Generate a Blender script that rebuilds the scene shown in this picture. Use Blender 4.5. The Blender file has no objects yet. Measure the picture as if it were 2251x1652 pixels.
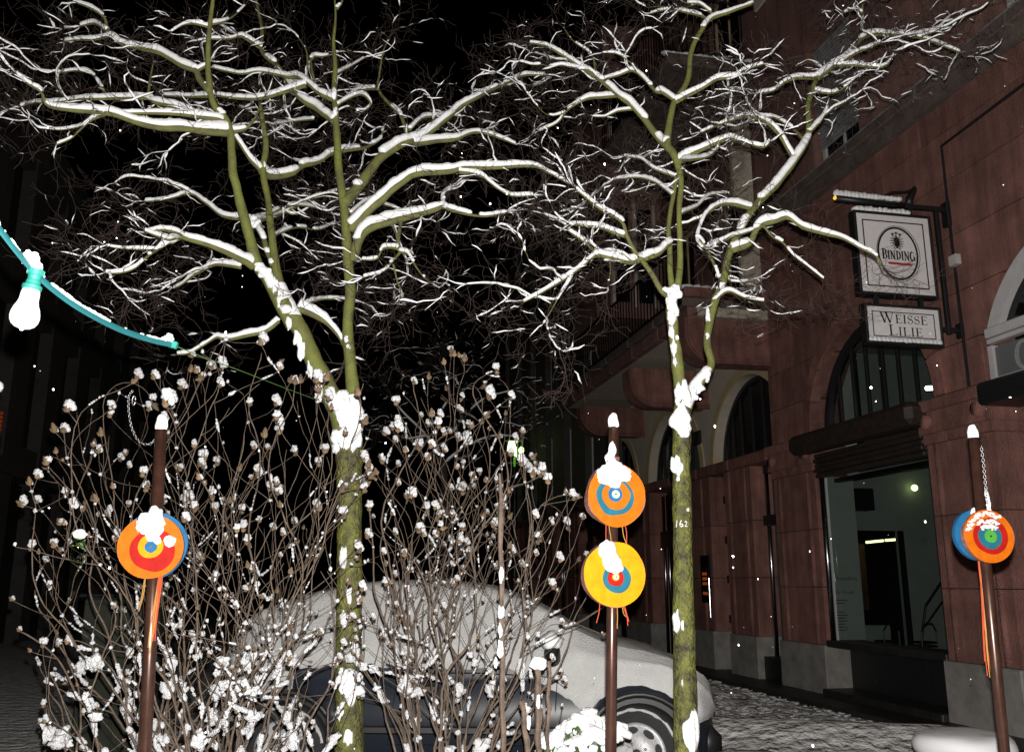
import bpy, math, random
from mathutils import Vector, Matrix, noise as mnoise
from math import sin, cos, pi, radians as R

C = bpy.context.scene.collection
scn = bpy.context.scene
random.seed(11)

# ------------------------------------------------------------------ camera
EYE = Vector((0, 0, 1.35))
PITCH = R(12.8)
cam = bpy.data.cameras.new('camera')
cam.sensor_width = 36
cam.lens = 31.71
cam.clip_start = 0.05
cam.clip_end = 400
co = bpy.data.objects.new('camera', cam)
C.objects.link(co)
co.location = EYE
co.rotation_euler = (R(90) + PITCH, 0, 0)
scn.camera = co

# ------------------------------------------------------------------ night sky
w = bpy.data.worlds.new('World')
scn.world = w
w.use_nodes = True
nt = w.node_tree
sky = nt.nodes.new('ShaderNodeTexSky')
sky.sky_type = 'NISHITA'
sky.sun_disc = False
sky.sun_elevation = R(-9)
sky.sun_rotation = R(200)
bg = nt.nodes['Background']
bg.inputs['Strength'].default_value = 0.05
nt.links.new(sky.outputs[0], bg.inputs[0])

# the camera's own flash, just above the lens
fl = bpy.data.lights.new('camera_flash', 'SPOT')
fl.energy = 1680
fl.color = (1.0, 0.965, 0.92)
fl.spot_size = R(142)
fl.spot_blend = 0.6
fl.shadow_soft_size = 0.012
fo = bpy.data.objects.new('camera_flash', fl)
C.objects.link(fo)
fo.location = EYE + Vector((0.012, 0, 0.075))
fo.rotation_euler = (R(90) + PITCH + R(5), 0, 0)

vs = scn.view_settings
vs.view_transform = 'Standard'
vs.look = 'None'
vs.exposure = 0.0
vs.gamma = 1
vs.use_curve_mapping = False
scn.cycles.max_bounces = 5
scn.cycles.transparent_max_bounces = 12
try:
    scn.cycles.use_denoising = True
except Exception:
    pass

# ------------------------------------------------------------------ tracing: a point of the street from its direction and distance
FPX = 1983.0
def ray(x, y):
    a, b = (x - 1125.5) / FPX, (826 - y) / FPX
    return Vector((a, cos(PITCH) - b * sin(PITCH), b * cos(PITCH) + sin(PITCH)))
def P(x, y, Y):
    r = ray(x, y)
    return EYE + r * (Y / r.y)
def span(px, Y):                      # size in metres of px picture units at forward distance Y
    return px * Y / FPX / cos(PITCH)

# ------------------------------------------------------------------ materials
MATS = {}
def mat(name, col, rough=0.7, metal=0.0, var=0.0, vscale=6.0, bump=0.0, bscale=40.0, col2=None, emit=None, estr=0.0, rand=0.0, spec=None, streak=0.0, bdist=0.02):
    m = bpy.data.materials.new(name)
    m.use_nodes = True
    n = m.node_tree
    b = n.nodes['Principled BSDF']
    b.inputs['Base Color'].default_value = (*col, 1)
    b.inputs['Roughness'].default_value = rough
    b.inputs['Metallic'].default_value = metal
    if spec is not None:
        b.inputs['Specular IOR Level'].default_value = spec
    tc = n.nodes.new('ShaderNodeTexCoord')
    last = None
    if var > 0 or col2:
        t = n.nodes.new('ShaderNodeTexNoise')
        t.inputs['Scale'].default_value = vscale
        t.inputs['Detail'].default_value = 6
        t.inputs['Roughness'].default_value = 0.65
        n.links.new(tc.outputs['Object'], t.inputs['Vector'])
        rp = n.nodes.new('ShaderNodeValToRGB')
        c2 = col2 or tuple(c * (1 - var) for c in col)
        c1 = col if col2 else tuple(min(1, c * (1 + var * .6)) for c in col)
        rp.color_ramp.elements[0].color = (*c2, 1)
        rp.color_ramp.elements[1].color = (*c1, 1)
        rp.color_ramp.elements[0].position = .36
        rp.color_ramp.elements[1].position = .64
        n.links.new(t.outputs['Fac'], rp.inputs[0])
        last = rp.outputs[0]
    if rand > 0:
        oi = n.nodes.new('ShaderNodeObjectInfo')
        mr = n.nodes.new('ShaderNodeMapRange')
        mr.inputs['To Min'].default_value = 1 - rand
        mr.inputs['To Max'].default_value = 1 + rand
        n.links.new(oi.outputs['Random'], mr.inputs['Value'])
        mx = n.nodes.new('ShaderNodeVectorMath')
        mx.operation = 'SCALE'
        if last is not None:
            n.links.new(last, mx.inputs[0])
        else:
            mx.inputs[0].default_value = col
        n.links.new(mr.outputs[0], mx.inputs['Scale'])
        last = mx.outputs[0]
    if streak > 0:                                    # rain streaks and soot, long in the vertical
        mp = n.nodes.new('ShaderNodeMapping')
        mp.inputs['Scale'].default_value = (5.0, 5.0, .55)
        n.links.new(tc.outputs['Object'], mp.inputs['Vector'])
        t3 = n.nodes.new('ShaderNodeTexNoise')
        t3.inputs['Scale'].default_value = 1.3
        t3.inputs['Detail'].default_value = 7
        t3.inputs['Roughness'].default_value = .7
        n.links.new(mp.outputs[0], t3.inputs['Vector'])
        m3 = n.nodes.new('ShaderNodeMapRange')
        m3.inputs['From Min'].default_value = .35
        m3.inputs['From Max'].default_value = .62
        m3.inputs['To Min'].default_value = 1 - streak
        m3.inputs['To Max'].default_value = 1.12
        n.links.new(t3.outputs['Fac'], m3.inputs['Value'])
        x3 = n.nodes.new('ShaderNodeVectorMath')
        x3.operation = 'SCALE'
        n.links.new(last, x3.inputs[0])
        n.links.new(m3.outputs[0], x3.inputs['Scale'])
        last = x3.outputs[0]
    if last is not None:
        n.links.new(last, b.inputs['Base Color'])
    if bump > 0:
        t2 = n.nodes.new('ShaderNodeTexNoise')
        t2.inputs['Scale'].default_value = bscale
        t2.inputs['Detail'].default_value = 5
        n.links.new(tc.outputs['Object'], t2.inputs['Vector'])
        bp = n.nodes.new('ShaderNodeBump')
        bp.inputs['Strength'].default_value = bump
        bp.inputs['Distance'].default_value = bdist
        n.links.new(t2.outputs['Fac'], bp.inputs['Height'])
        n.links.new(bp.outputs[0], b.inputs['Normal'])
    if emit:
        b.inputs['Emission Color'].default_value = (*emit, 1)
        b.inputs['Emission Strength'].default_value = estr
    MATS[name] = m
    return m

def glass_mat(name, tint, gloss):
    m = bpy.data.materials.new(name)
    m.use_nodes = True
    n = m.node_tree
    n.nodes.remove(n.nodes['Principled BSDF'])
    o = n.nodes['Material Output']
    tr = n.nodes.new('ShaderNodeBsdfTransparent')
    tr.inputs[0].default_value = (*tint, 1)
    g = n.nodes.new('ShaderNodeBsdfGlossy')
    g.inputs['Roughness'].default_value = 0.03
    fr = n.nodes.new('ShaderNodeFresnel')
    ge = n.nodes.new('ShaderNodeNewGeometry')
    mr = n.nodes.new('ShaderNodeMapRange')             # same reflectance from both sides of the pane
    mr.inputs['To Min'].default_value = gloss
    mr.inputs['To Max'].default_value = 1 / gloss
    n.links.new(ge.outputs['Backfacing'], mr.inputs['Value'])
    n.links.new(mr.outputs[0], fr.inputs['IOR'])
    mx = n.nodes.new('ShaderNodeMixShader')
    n.links.new(fr.outputs[0], mx.inputs[0])
    n.links.new(tr.outputs[0], mx.inputs[1])
    n.links.new(g.outputs[0], mx.inputs[2])
    n.links.new(mx.outputs[0], o.inputs[0])
    return m

SNOW = mat('snow', (.88, .885, .90), .55, bump=.35, bscale=90)
CARSNOW = mat('granular_snow', (.62, .615, .605), .75, col2=(.54, .535, .527), vscale=5, bump=.7, bscale=130)
SHRUBSNOW = mat('loose_snow', (.78, .785, .80), .7, col2=(.58, .585, .60), vscale=40, bump=.9, bscale=140)
SNOWF = mat('snow_soft', (.86, .865, .88), .6, bump=.25, bscale=160)
ROADSNOW = mat('trampled_snow', (.84, .83, .82), .7, col2=(.58, .57, .55), vscale=5, bump=1.0, bscale=9, bdist=.11)
BARK = mat('mossy_bark', (.165, .185, .036), .75, col2=(.115, .112, .036), vscale=9, bump=.35, bscale=70)
BARKLOW = mat('mottled_bark', (.19, .20, .04), .5, col2=(.04, .034, .02), vscale=13, bump=1.0, bscale=60)
BRANCH = mat('branch_bark', (.15, .16, .04), .8, col2=(.10, .092, .04), vscale=14, bump=.3, bscale=80)
TWIG = mat('twig_bark', (.028, .018, .015), .85, col2=(.05, .03, .023), vscale=20)
SHRUB = mat('shrub_bark', (.135, .098, .070), .75, col2=(.065, .047, .035), vscale=25, bump=.3, bscale=120)
BUD = mat('bud_scale', (.19, .125, .065), .8, col2=(.09, .058, .034), vscale=60, rand=.35)
STONE = mat('red_sandstone', (.29, .132, .107), .85, col2=(.185, .083, .068), vscale=3.4, bump=.8, bscale=55, rand=.17, streak=.38)
STONE2 = mat('red_sandstone_upper', (.275, .145, .12), .88, col2=(.19, .098, .083), vscale=2.2, bump=.6, bscale=45, rand=.15, streak=.35)
DARKSTONE = mat('weathered_cornice', (.15, .115, .10), .85, col2=(.09, .065, .056), vscale=5, bump=.5, bscale=30)
GRANITE = mat('grey_granite', (.30, .285, .26), .8, col2=(.19, .18, .165), vscale=5, bump=.35, bscale=120, rand=.08)
CREAM = mat('cream_plaster', (.60, .53, .43), .9, col2=(.52, .46, .37), vscale=3, bump=.25, bscale=60)
CREAM2 = mat('ochre_plaster', (.58, .46, .27), .9, col2=(.48, .38, .22), vscale=4)
GREYWALL = mat('grey_plaster', (.085, .078, .068), .9, col2=(.06, .055, .05), vscale=1.5, bump=.3, bscale=30)
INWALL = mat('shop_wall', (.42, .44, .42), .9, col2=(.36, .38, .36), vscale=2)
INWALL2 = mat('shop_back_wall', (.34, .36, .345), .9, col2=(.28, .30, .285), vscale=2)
BLACK = mat('black_paint', (.012, .012, .013), .45)
DARKMETAL = mat('dark_steel', (.06, .06, .065), .3, metal=.9)
SHINE = mat('polished_steel', (.42, .41, .44), .22, metal=1.0)
DARKWOOD = mat('dark_wood', (.03, .02, .016), .6, var=.4, vscale=12, bump=.3)
ASPHALT = mat('wet_paving', (.02, .019, .018), .5, var=.4, vscale=8, bump=.4, bscale=40)
WHITEFRAME = mat('white_frame', (.52, .50, .50), .5, var=.08, vscale=10)
SHUTTER = mat('roller_slat', (.26, .265, .27), .55, rand=.06)
SIGNWHITE = mat('sign_white', (.80, .77, .77), .4, var=.05, vscale=20)
SIGNGREY = mat('sign_grey', (.13, .135, .14), .5)
SIGNLET = mat('sign_letter', (.34, .35, .36), .5)
INK = mat('sign_black', (.012, .010, .012), .5)
RED = mat('sign_red', (.50, .03, .025), .5)
COPPER = mat('brown_tube', (.066, .030, .020), .30, metal=.4, col2=(.04, .018, .013), vscale=16)
ORANGE = mat('orange_paint', (.42, .092, .004), .6, spec=.06, bump=.06, bscale=35, var=.16, vscale=26)
YELLOW = mat('yellow_paint', (.48, .20, .004), .6, spec=.06, bump=.06, bscale=35, var=.16, vscale=26)
REDP = mat('red_paint', (.27, .009, .006), .6, spec=.06, bump=.06, bscale=35, var=.16, vscale=26)
TEAL = mat('teal_paint', (.014, .095, .135), .6, spec=.06, bump=.06, bscale=35, var=.16, vscale=26)
BLUE = mat('blue_paint', (.014, .09, .20), .6, spec=.06, bump=.06, bscale=35, var=.16, vscale=26)
GREENP = mat('green_paint', (.05, .24, .03), .5, var=.1, vscale=20)
WHITEP = mat('white_paint', (.6, .62, .52), .5, col2=(.2, .36, .14), vscale=160)
EDGE = mat('wood_edge', (.20, .085, .06), .8, var=.3, vscale=60, bump=.4)
YARN1 = mat('red_yarn', (.42, .06, .02), .9)
YARN2 = mat('ochre_yarn', (.34, .18, .04), .9)
CABLE = mat('teal_cable', (.009, .085, .095), .5, var=.1, vscale=12)
SOCKET = mat('teal_socket', (.012, .15, .12), .45, var=.1, vscale=30)
BULB = mat('opal_glass', (.86, .86, .84), .25)
CORD = mat('green_cord', (.10, .24, .05), .8)
STEEL = mat('chain_steel', (.30, .30, .31), .4, metal=1.0)
NAVY = mat('navy_car_paint', (.016, .020, .028), .33, spec=.22)
TYRE = mat('tyre_rubber', (.016, .016, .017), .8, var=.3, vscale=40)
HUBCAP = mat('hubcap_silver', (.42, .42, .425), .45, metal=.3, var=.15, vscale=18, bump=.1, bscale=60)
CARGLASS = mat('car_glass', (.01, .011, .012), .08)
LEAF = mat('evergreen_leaf', (.055, .11, .025), .45, col2=(.03, .065, .018), vscale=30)
CONCRETE = mat('concrete', (.20, .18, .165), .85, var=.2, vscale=10, bump=.3)
SOIL = mat('bed_soil', (.035, .028, .022), .95, var=.4, vscale=20)
STAKE = mat('weathered_stake', (.165, .115, .085), .85, col2=(.07, .05, .04), vscale=18, bump=.4, bscale=70)
CABINET = mat('green_cabinet', (.012, .016, .009), .7, col2=(.025, .03, .016), vscale=14)
PAPER = mat('reflective_white', (.8, .8, .78), .4)
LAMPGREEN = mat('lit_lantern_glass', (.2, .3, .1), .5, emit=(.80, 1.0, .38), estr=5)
LAMPEDGE = mat('lit_lantern_edge', (.05, .2, .02), .5, emit=(.16, .8, .02), estr=.3)
TUBE = mat('lit_tube', (.3, .3, .2), .5, emit=(1.0, .93, .36), estr=5)
TUBEW = mat('lit_white_tube', (.3, .3, .3), .5, emit=(1.0, .97, 1.0), estr=6)
REDLIT = mat('lit_red_sign', (.2, .01, .0), .5, emit=(1, .09, .015), estr=.13)
ORANGELIT = mat('lit_name_plate', (.2, .08, .01), .5, emit=(1, .16, .03), estr=.16)
AMBER = mat('amber_lamp_end', (.5, .3, .02), .4, emit=(1, .62, .05), estr=1.0)
DIMWARM = mat('brown_cabinet', (.10, .055, .03), .8, var=.4, vscale=8)
GLASS = glass_mat('window_glass', (.74, .77, .755), 1.28)
DARKGLASS = mat('dark_window_glass', (.006, .0065, .007), .06)
GREYGLASS = mat('curtained_glass', (.085, .10, .098), .12, var=.1, vscale=3)
JAR = glass_mat('jar_glass', (.80, .92, .72), 1.6)

# ------------------------------------------------------------------ mesh helpers
class MB:
    def __init__(s):
        s.v, s.f = [], []
    def box(s, a, b):
        (x0, y0, z0), (x1, y1, z1) = a, b
        i = len(s.v)
        s.v += [(x0, y0, z0), (x1, y0, z0), (x1, y1, z0), (x0, y1, z0), (x0, y0, z1), (x1, y0, z1), (x1, y1, z1), (x0, y1, z1)]
        s.f += [(i, i+3, i+2, i+1), (i+4, i+5, i+6, i+7), (i, i+1, i+5, i+4), (i+1, i+2, i+6, i+5), (i+2, i+3, i+7, i+6), (i+3, i, i+4, i+7)]
        return s
    def bbox(s, a, b, c):                       # box with chamfered edges
        (x0, y0, z0), (x1, y1, z1) = a, b
        pts = []
        i = len(s.v)
        for z, k in ((z0, c), (z0 + c, 0), (z1 - c, 0), (z1, c)):
            X0, X1, Y0, Y1 = x0 + k, x1 - k, y0 + k, y1 - k
            s.v += [(X0 + c*(k==0), Y0, z), (X1 - c*(k==0), Y0, z), (X1, Y0 + c*(k==0), z), (X1, Y1 - c*(k==0), z), (X1 - c*(k==0), Y1, z), (X0 + c*(k==0), Y1, z), (X0, Y1 - c*(k==0), z), (X0, Y0 + c*(k==0), z)]
        for r in range(3):
            for k in range(8):
                a0 = i + r*8 + k
                a1 = i + r*8 + (k+1) % 8
                s.f.append((a0, a1, a1+8, a0+8))
        s.f.append(tuple(i + 7 - k for k in range(8)))
        s.f.append(tuple(i + 24 + k for k in range(8)))
        return s
    def tube(s, pts, rad, n=6, cap=True, flat=1.0, up=None):
        pts = [Vector(p) for p in pts]
        m = len(pts)
        if m < 2:
            return s
        if not hasattr(rad, '__len__'):
            rad = [rad] * m
        i0 = len(s.v)
        t = (pts[1] - pts[0]).normalized()
        ref = Vector((0, 0, 1)) if abs(t.z) < .9 else Vector((0, 1, 0))
        if up is not None:
            ref = Vector(up)
        a = t.cross(ref).normalized()
        for k in range(m):
            if k == 0: t = pts[1] - pts[0]
            elif k == m-1: t = pts[-1] - pts[-2]
            else: t = pts[k+1] - pts[k-1]
            if t.length < 1e-9: t = Vector((0, 0, 1))
            t.normalize()
            if up is not None:
                a = t.cross(ref)
            else:
                a = a - t * a.dot(t)
            if a.length < 1e-6: a = t.orthogonal()
            a.normalize()
            b = a.cross(t)
            for j in range(n):
                an = 2*pi*j/n
                s.v.append(tuple(pts[k] + a * (cos(an)*rad[k]) + b * (sin(an)*rad[k]*flat)))
        for k in range(m-1):
            for j in range(n):
                p, q = i0 + k*n + j, i0 + k*n + (j+1) % n
                s.f.append((p, q, q+n, p+n))
        if cap:
            s.f.append(tuple(i0 + n - 1 - j for j in range(n)))
            s.f.append(tuple(i0 + (m-1)*n + j for j in range(n)))
        return s
    def ico(s, c, sx, sy, sz, sub=1, lump=0.25, rot=None, seed=None, flatbase=None):
        V, F = ICO[sub]
        sd = seed if seed is not None else random.random() * 50
        i = len(s.v)
        c = Vector(c)
        for v in V:
            k = 1 + lump * mnoise.noise(v * 1.6 + Vector((sd, sd * .7, 3)))
            q = Vector((v.x*sx*k, v.y*sy*k, v.z*sz*k))
            if flatbase is not None and q.z < -sz * flatbase: q.z = -sz * flatbase
            if rot is not None: q = rot @ q
            s.v.append(tuple(c + q))
        s.f += [tuple(i + a for a in f) for f in F]
        return s
    def prism(s, poly, y0, y1):                 # polygon in x,z pushed from y0 to y1
        n = len(poly)
        i = len(s.v)
        s.v += [(p[0], y0, p[1]) for p in poly] + [(p[0], y1, p[1]) for p in poly]
        s.f.append(tuple(range(i, i+n)))
        s.f.append(tuple(i + 2*n - 1 - k for k in range(n)))
        for k in range(n):
            l = (k+1) % n
            s.f.append((i+k, i+n+k, i+n+l, i+l))
        return s
    def lathe(s, prof, n=20, axis='z', c=(0, 0, 0)):
        i = len(s.v)
        for r, h in prof:
            for j in range(n):
                a = 2*pi*j/n
                p = (r*cos(a), r*sin(a), h) if axis == 'z' else (r*cos(a), h, r*sin(a))
                s.v.append((p[0]+c[0], p[1]+c[1], p[2]+c[2]))
        for k in range(len(prof)-1):
            for j in range(n):
                a, b = i+k*n+j, i+k*n+(j+1) % n
                s.f.append((a, b, b+n, a+n))
        s.f.append(tuple(i + n-1-j for j in range(n)))
        s.f.append(tuple(i + (len(prof)-1)*n + j for j in range(n)))
        return s
    def build(s, name, m, parent=None, smooth=False, kind=None, label=None):
        me = bpy.data.meshes.new(name)
        me.from_pydata(s.v, [], s.f)
        if smooth:
            me.polygons.foreach_set('use_smooth', [True] * len(me.polygons))
        me.materials.append(m)
        return link(name, me, parent, kind, label)

def link(name, me, parent=None, kind=None, label=None):
    o = bpy.data.objects.new(name, me)
    C.objects.link(o)
    if parent is not None: o.parent = parent
    if kind: o['kind'] = kind
    if label: o['label'] = label
    return o

def make_ico():
    t = (1 + 5**.5) / 2
    V = [Vector(v).normalized() for v in [(-1,t,0),(1,t,0),(-1,-t,0),(1,-t,0),(0,-1,t),(0,1,t),(0,-1,-t),(0,1,-t),(t,0,-1),(t,0,1),(-t,0,-1),(-t,0,1)]]
    F = [(0,11,5),(0,5,1),(0,1,7),(0,7,10),(0,10,11),(1,5,9),(5,11,4),(11,10,2),(10,7,6),(7,1,8),(3,9,4),(3,4,2),(3,2,6),(3,6,8),(3,8,9),(4,9,5),(2,4,11),(6,2,10),(8,6,7),(9,8,1)]
    out = [(V, F)]
    for _ in range(3):
        V, F = list(V), list(F)
        cache, G = {}, []
        def mid(a, b):
            k = (min(a, b), max(a, b))
            if k not in cache:
                V.append(((V[a] + V[b]) / 2).normalized())
                cache[k] = len(V) - 1
            return cache[k]
        for a, b, c in F:
            x, y, z = mid(a, b), mid(b, c), mid(c, a)
            G += [(a, x, z), (b, y, x), (c, z, y), (x, y, z)]
        F = G
        out.append((V, F))
    return out
ICO = make_ico()

def empty(name, label, cat, loc=(0, 0, 0), rz=0.0, group=None):
    o = bpy.data.objects.new(name, None)
    C.objects.link(o)
    o.location = loc
    o.rotation_euler = (0, 0, rz)
    o.empty_display_size = .1
    o['label'] = label
    o['category'] = cat
    if group: o['group'] = group
    return o
def tag(o, label, cat, group=None, kind=None):
    o['label'] = label
    o['category'] = cat
    if group: o['group'] = group
    if kind: o['kind'] = kind
    return o

# ------------------------------------------------------------------ flat lettering from strokes
def stroke_poly(mb, pts, wid, y, y2):
    for k in range(len(pts)-1):
        a, b = Vector(pts[k]), Vector(pts[k+1])
        wa, wb = wid[k], wid[k+1]
        d = (b - a)
        if d.length < 1e-6: continue
        d.normalize()
        nrm = Vector((-d.y, d.x))
        q = [a + nrm*wa/2 - d*wa*.12, a - nrm*wa/2 - d*wa*.12, b - nrm*wb/2 + d*wb*.12, b + nrm*wb/2 + d*wb*.12]
        mb.prism([(p.x, p.y) for p in q], y, y2)
def arc(cx, cy, rx, ry, a0, a1, n=10):
    return [(cx + rx*cos(R(a0+(a1-a0)*k/n)), cy + ry*sin(R(a0+(a1-a0)*k/n))) for k in range(n+1)]
T, TH = .14, .045
def letter(ch, bold=1.0):
    t, h = T*bold, TH*bold
    L = []
    ser = lambda x, y, wd: L.append(([(x-wd/2, y), (x+wd/2, y)], [h, h]))
    if ch == 'I':
        L.append(([(.17, 0), (.17, 1)], [t, t])); ser(.17, .02, .3); ser(.17, .98, .3); wd = .34
    elif ch == 'L':
        L.append(([(.17, 0), (.17, 1)], [t, t])); ser(.17, .98, .3); L.append(([(.02, .02), (.62, .02)], [h, h])); L.append(([(.6, .02), (.64, .2)], [h, h])); wd = .66
    elif ch == 'E':
        L.append(([(.17, 0), (.17, 1)], [t, t]))
        for y, x in ((.02, .62), (.98, .58), (.52, .46)): L.append(([(.02 if y != .52 else .17, y), (x, y)], [h, h]))
        L.append(([(.6, .02), (.64, .18)], [h, h])); L.append(([(.58, .98), (.59, .83)], [h, h])); L.append(([(.46, .43), (.46, .61)], [h, h])); wd = .66
    elif ch == 'S':
        p = arc(.28, .74, .20, .23, 25, 270, 12) + arc(.28, .27, .22, .25, 90, -155, 12)
        L.append((p, [h + (t-h)*max(0, 1-abs(k-12.5)/7) for k in range(len(p))]))
        L.append(([(.47, .7), (.48, .96)], [h, h])); L.append(([(.06, .05), (.06, .32)], [h, h])); wd = .56
    elif ch == 'W':
        L.append(([(.1, 1), (.38, 0)], [t, t])); L.append(([(.38, 0), (.62, 1)], [h, h])); L.append(([(.5, 1), (.8, 0)], [t, t])); L.append(([(.8, 0), (1.06, 1)], [h, h]))
        ser(.1, .98, .26); ser(.56, .98, .26); ser(1.06, .98, .2); wd = 1.15
    elif ch == 'N':
        L.append(([(.14, 0), (.14, 1)], [h*1.6, h*1.6])); L.append(([(.1, 1), (.68, 0)], [t, t])); L.append(([(.68, 0), (.68, 1)], [h*1.6, h*1.6]))
        ser(.14, .02, .26); ser(.68, .98, .26); ser(.08, .98, .2); wd = .82
    elif ch == 'B':
        L.append(([(.17, 0), (.17, 1)], [t, t])); ser(.14, .02, .26); ser(.14, .98, .26)
        L.append((arc(.3, .75, .24, .23, 90, -90, 8), [h, h, h*2, t, t, t, h*2, h, h])); L.append((arc(.3, .27, .29, .25, 90, -90, 8), [h, h, h*2, t, t, t, h*2, h, h])); wd = .66
    elif ch == 'D':
        L.append(([(.17, 0), (.17, 1)], [t, t])); L.append((arc(.2, .5, .46, .48, 90, -90, 10), [h, h, h*2, t, t, t, t, t, h*2, h, h])); ser(.14, .02, .26); ser(.14, .98, .26); wd = .74
    elif ch == 'G':
        p = arc(.4, .5, .34, .5, 40, 330, 14)
        L.append((p, [h]*3 + [t]*9 + [h*1.5]*3)); L.append(([(.68, .05), (.68, .42)], [t, t])); ser(.66, .44, .28); wd = .84
    elif ch == 'O':
        p = arc(.4, .5, .36, .48, 0, 360, 24)
        L.append((p, [t*.55 + t*.75*abs(cos(2*pi*k/24)) for k in range(25)])); wd = .8
    else:
        wd = .3
    return L, wd
def text_mesh(mb, txt, x0, z0, width, heights, y=-.004, bold=1.0, rise=0.0):
    tot = sum(letter(c, bold)[1] * h for c, h in zip(txt, heights)) + .10 * heights[-1] * (len(txt)-1)
    k = width / tot
    x = 0
    for c, h in zip(txt, heights):
        L, wd = letter(c, bold)
        for pts, wid in L:
            stroke_poly(mb, [(x0 + (x + p[0]*h)*k, z0 + p[1]*h + rise*(x*k)) for p in pts], [q*h*min(1.15, max(k, .8)) for q in wid], y, y + .003)
        x += wd*h + .10*heights[-1]

# ------------------------------------------------------------------ street frame: u runs along the right-hand facade, o out of the wall
AZ = R(11.8)
NV = Vector((cos(AZ), sin(AZ), 0))
DV = Vector((-sin(AZ), cos(AZ), 0))
def W(u, o, v):
    return NV * (6.02 - o) + DV * u + Vector((0, 0, v))

# ================================================================== GROUND
def ground():
    def axis(a, b, st, lo, hi):
        A = [a + st*k for k in range(int((b-a)/st)+1)]
        s, x, L = st, a, []
        while x > lo:
            s *= 1.35; x -= s; L.append(x)
        s, x, H = st, A[-1], []
        while x < hi:
            s *= 1.35; x += s; H.append(x)
        return L[::-1] + A + H
    X = axis(-2.5, 6.2, .05, -90, 90)
    Y = axis(6.4, 17, .065, -25, 160)
    mb = MB()
    for y in Y:
        for x in X:
            p = Vector((x, y, 0))
            dn = (x*NV.x + y*NV.y) - 6.02
            z = 0.0
            if -3 < x < 7 and 5.5 < y < 22:
                lump = mnoise.noise(Vector((x*5.2, y*4.2, 1.3)))*.5 + mnoise.noise(Vector((x*11, y*9, 7.7)))*.4 + mnoise.noise(Vector((x*23, y*19, 3.1)))*.22
                z = max(-.03, lump*.062) + .012*mnoise.noise(Vector((x*1.1, y*1.1, 0)))
                bank = max(0, 1 - abs((y + .25*x) - 8.95)/.7)            # smooth snow bank along the planting bed
                bank = bank*bank*(3-2*bank)
                z = z*(1-.9*bank) + bank*.17
            if dn > -.75: z = min(z, .0) - .03*min(1, (dn+.75)/.3)
            mb.v.append((x, y, z))
    n = len(X)
    for j in range(len(Y)-1):
        for i in range(n-1):
            a = j*n+i
            mb.f.append((a, a+1, a+n+1, a+n))
    mb.build('snowy_ground', ROADSNOW, None, smooth=True, kind='structure')
ground()

# ================================================================== RED SANDSTONE BUILDING (right)
bld = empty('sandstone_building', 'tall red sandstone building with arched shop windows on the right side of the street', 'building', NV*6.02, math.atan2(DV.y, DV.x))
def pc(name, m, a, b, parent=bld, ch=0.0, **k):
    mb = MB()
    lo = [min(a[i], b[i]) for i in range(3)]
    hi = [max(a[i], b[i]) for i in range(3)]
    if ch: mb.bbox(lo, hi, ch)
    else: mb.box(lo, hi)
    return mb.build(name, m, parent, **k)

SP = 3.15
ARCH = [(9.06, 1.20), (5.90, 1.25)]            # (middle, radius) of the street-side arches
def arch_h(u, arches, v0):
    for c, r in arches:
        if abs(u-c) < r: return v0 + math.sqrt(r*r - (u-c)**2)
    return v0
def arched_block(name, m, u0, u1, v0, v1, arches, spring, o0, o1, parent, gap=.006, n=10):
    top, bot = [], []
    us = sorted(set([u0+gap + (u1-u0-2*gap)*k/n for k in range(n+1)]))
    lows = [max(v0+gap, arch_h(u, arches, spring)) for u in us]
    keep = [(u, l) for u, l in zip(us, lows) if l < v1-gap-.01]
    if len(keep) < 2: return None
    poly = [(u, l) for u, l in keep] + [(keep[-1][0], v1-gap), (keep[0][0], v1-gap)]
    mb = MB()
    mb.prism(poly, o1, o0)
    return mb.build(name, m, parent)

# spandrel wall of large sandstone blocks over the arches
row, v = 0, SP
ROWS = [SP, 3.62, 4.12, 4.70, 5.28, 5.80, 6.12]
for r in range(len(ROWS)-1):
    u = 1.2 - (.55 if r % 2 else 0)
    while u < 11.3:
        wd = 1.05 + .22*random.random()
        u2 = min(u + wd, 11.32)
        if 11.32 - u2 < .35: u2 = 11.32
        # split blocks at arch middles so each stays one piece
        cuts = [u]
        for c, rr in ARCH:
            if u < c < u2 and ROWS[r] < SP + rr: cuts.append(c)
        cuts = sorted(cuts) + [u2]
        for a, b in zip(cuts[:-1], cuts[1:]):
            if b - a > .05:
                dz = random.uniform(-.004, .004)
                arched_block('stone_block', STONE, a, b, ROWS[r], ROWS[r+1], ARCH, SP, -.38, dz, bld)
        u = u2
# rubble core behind the blocks, so that the joints stay dark
for a, b in [(1, 4.6), (7.2, 7.8), (10.3, 11.3)]:
    pc('wall_core', DARKSTONE, (a, -.42, SP+.05), (b, -.06, 6.1))
for a, b, lo in [(4.6, 7.2, 4.45), (7.8, 10.3, 4.40)]:
    pc('wall_core', DARKSTONE, (a, -.42, lo), (b, -.06, 6.1))
# archivolt mouldings
for c, r in ARCH[:1]:
    for k in range(9):
        a0, a1 = 180*k/9+.6, 180*(k+1)/9-.6
        pl = arc(c, SP, r+.16, r+.16, a0, a1, 5) + arc(c, SP, r+.005, r+.005, a1, a0, 5)
        mb = MB(); mb.prism(pl, .035, -.10); mb.build('voussoir', STONE, bld)
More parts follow.
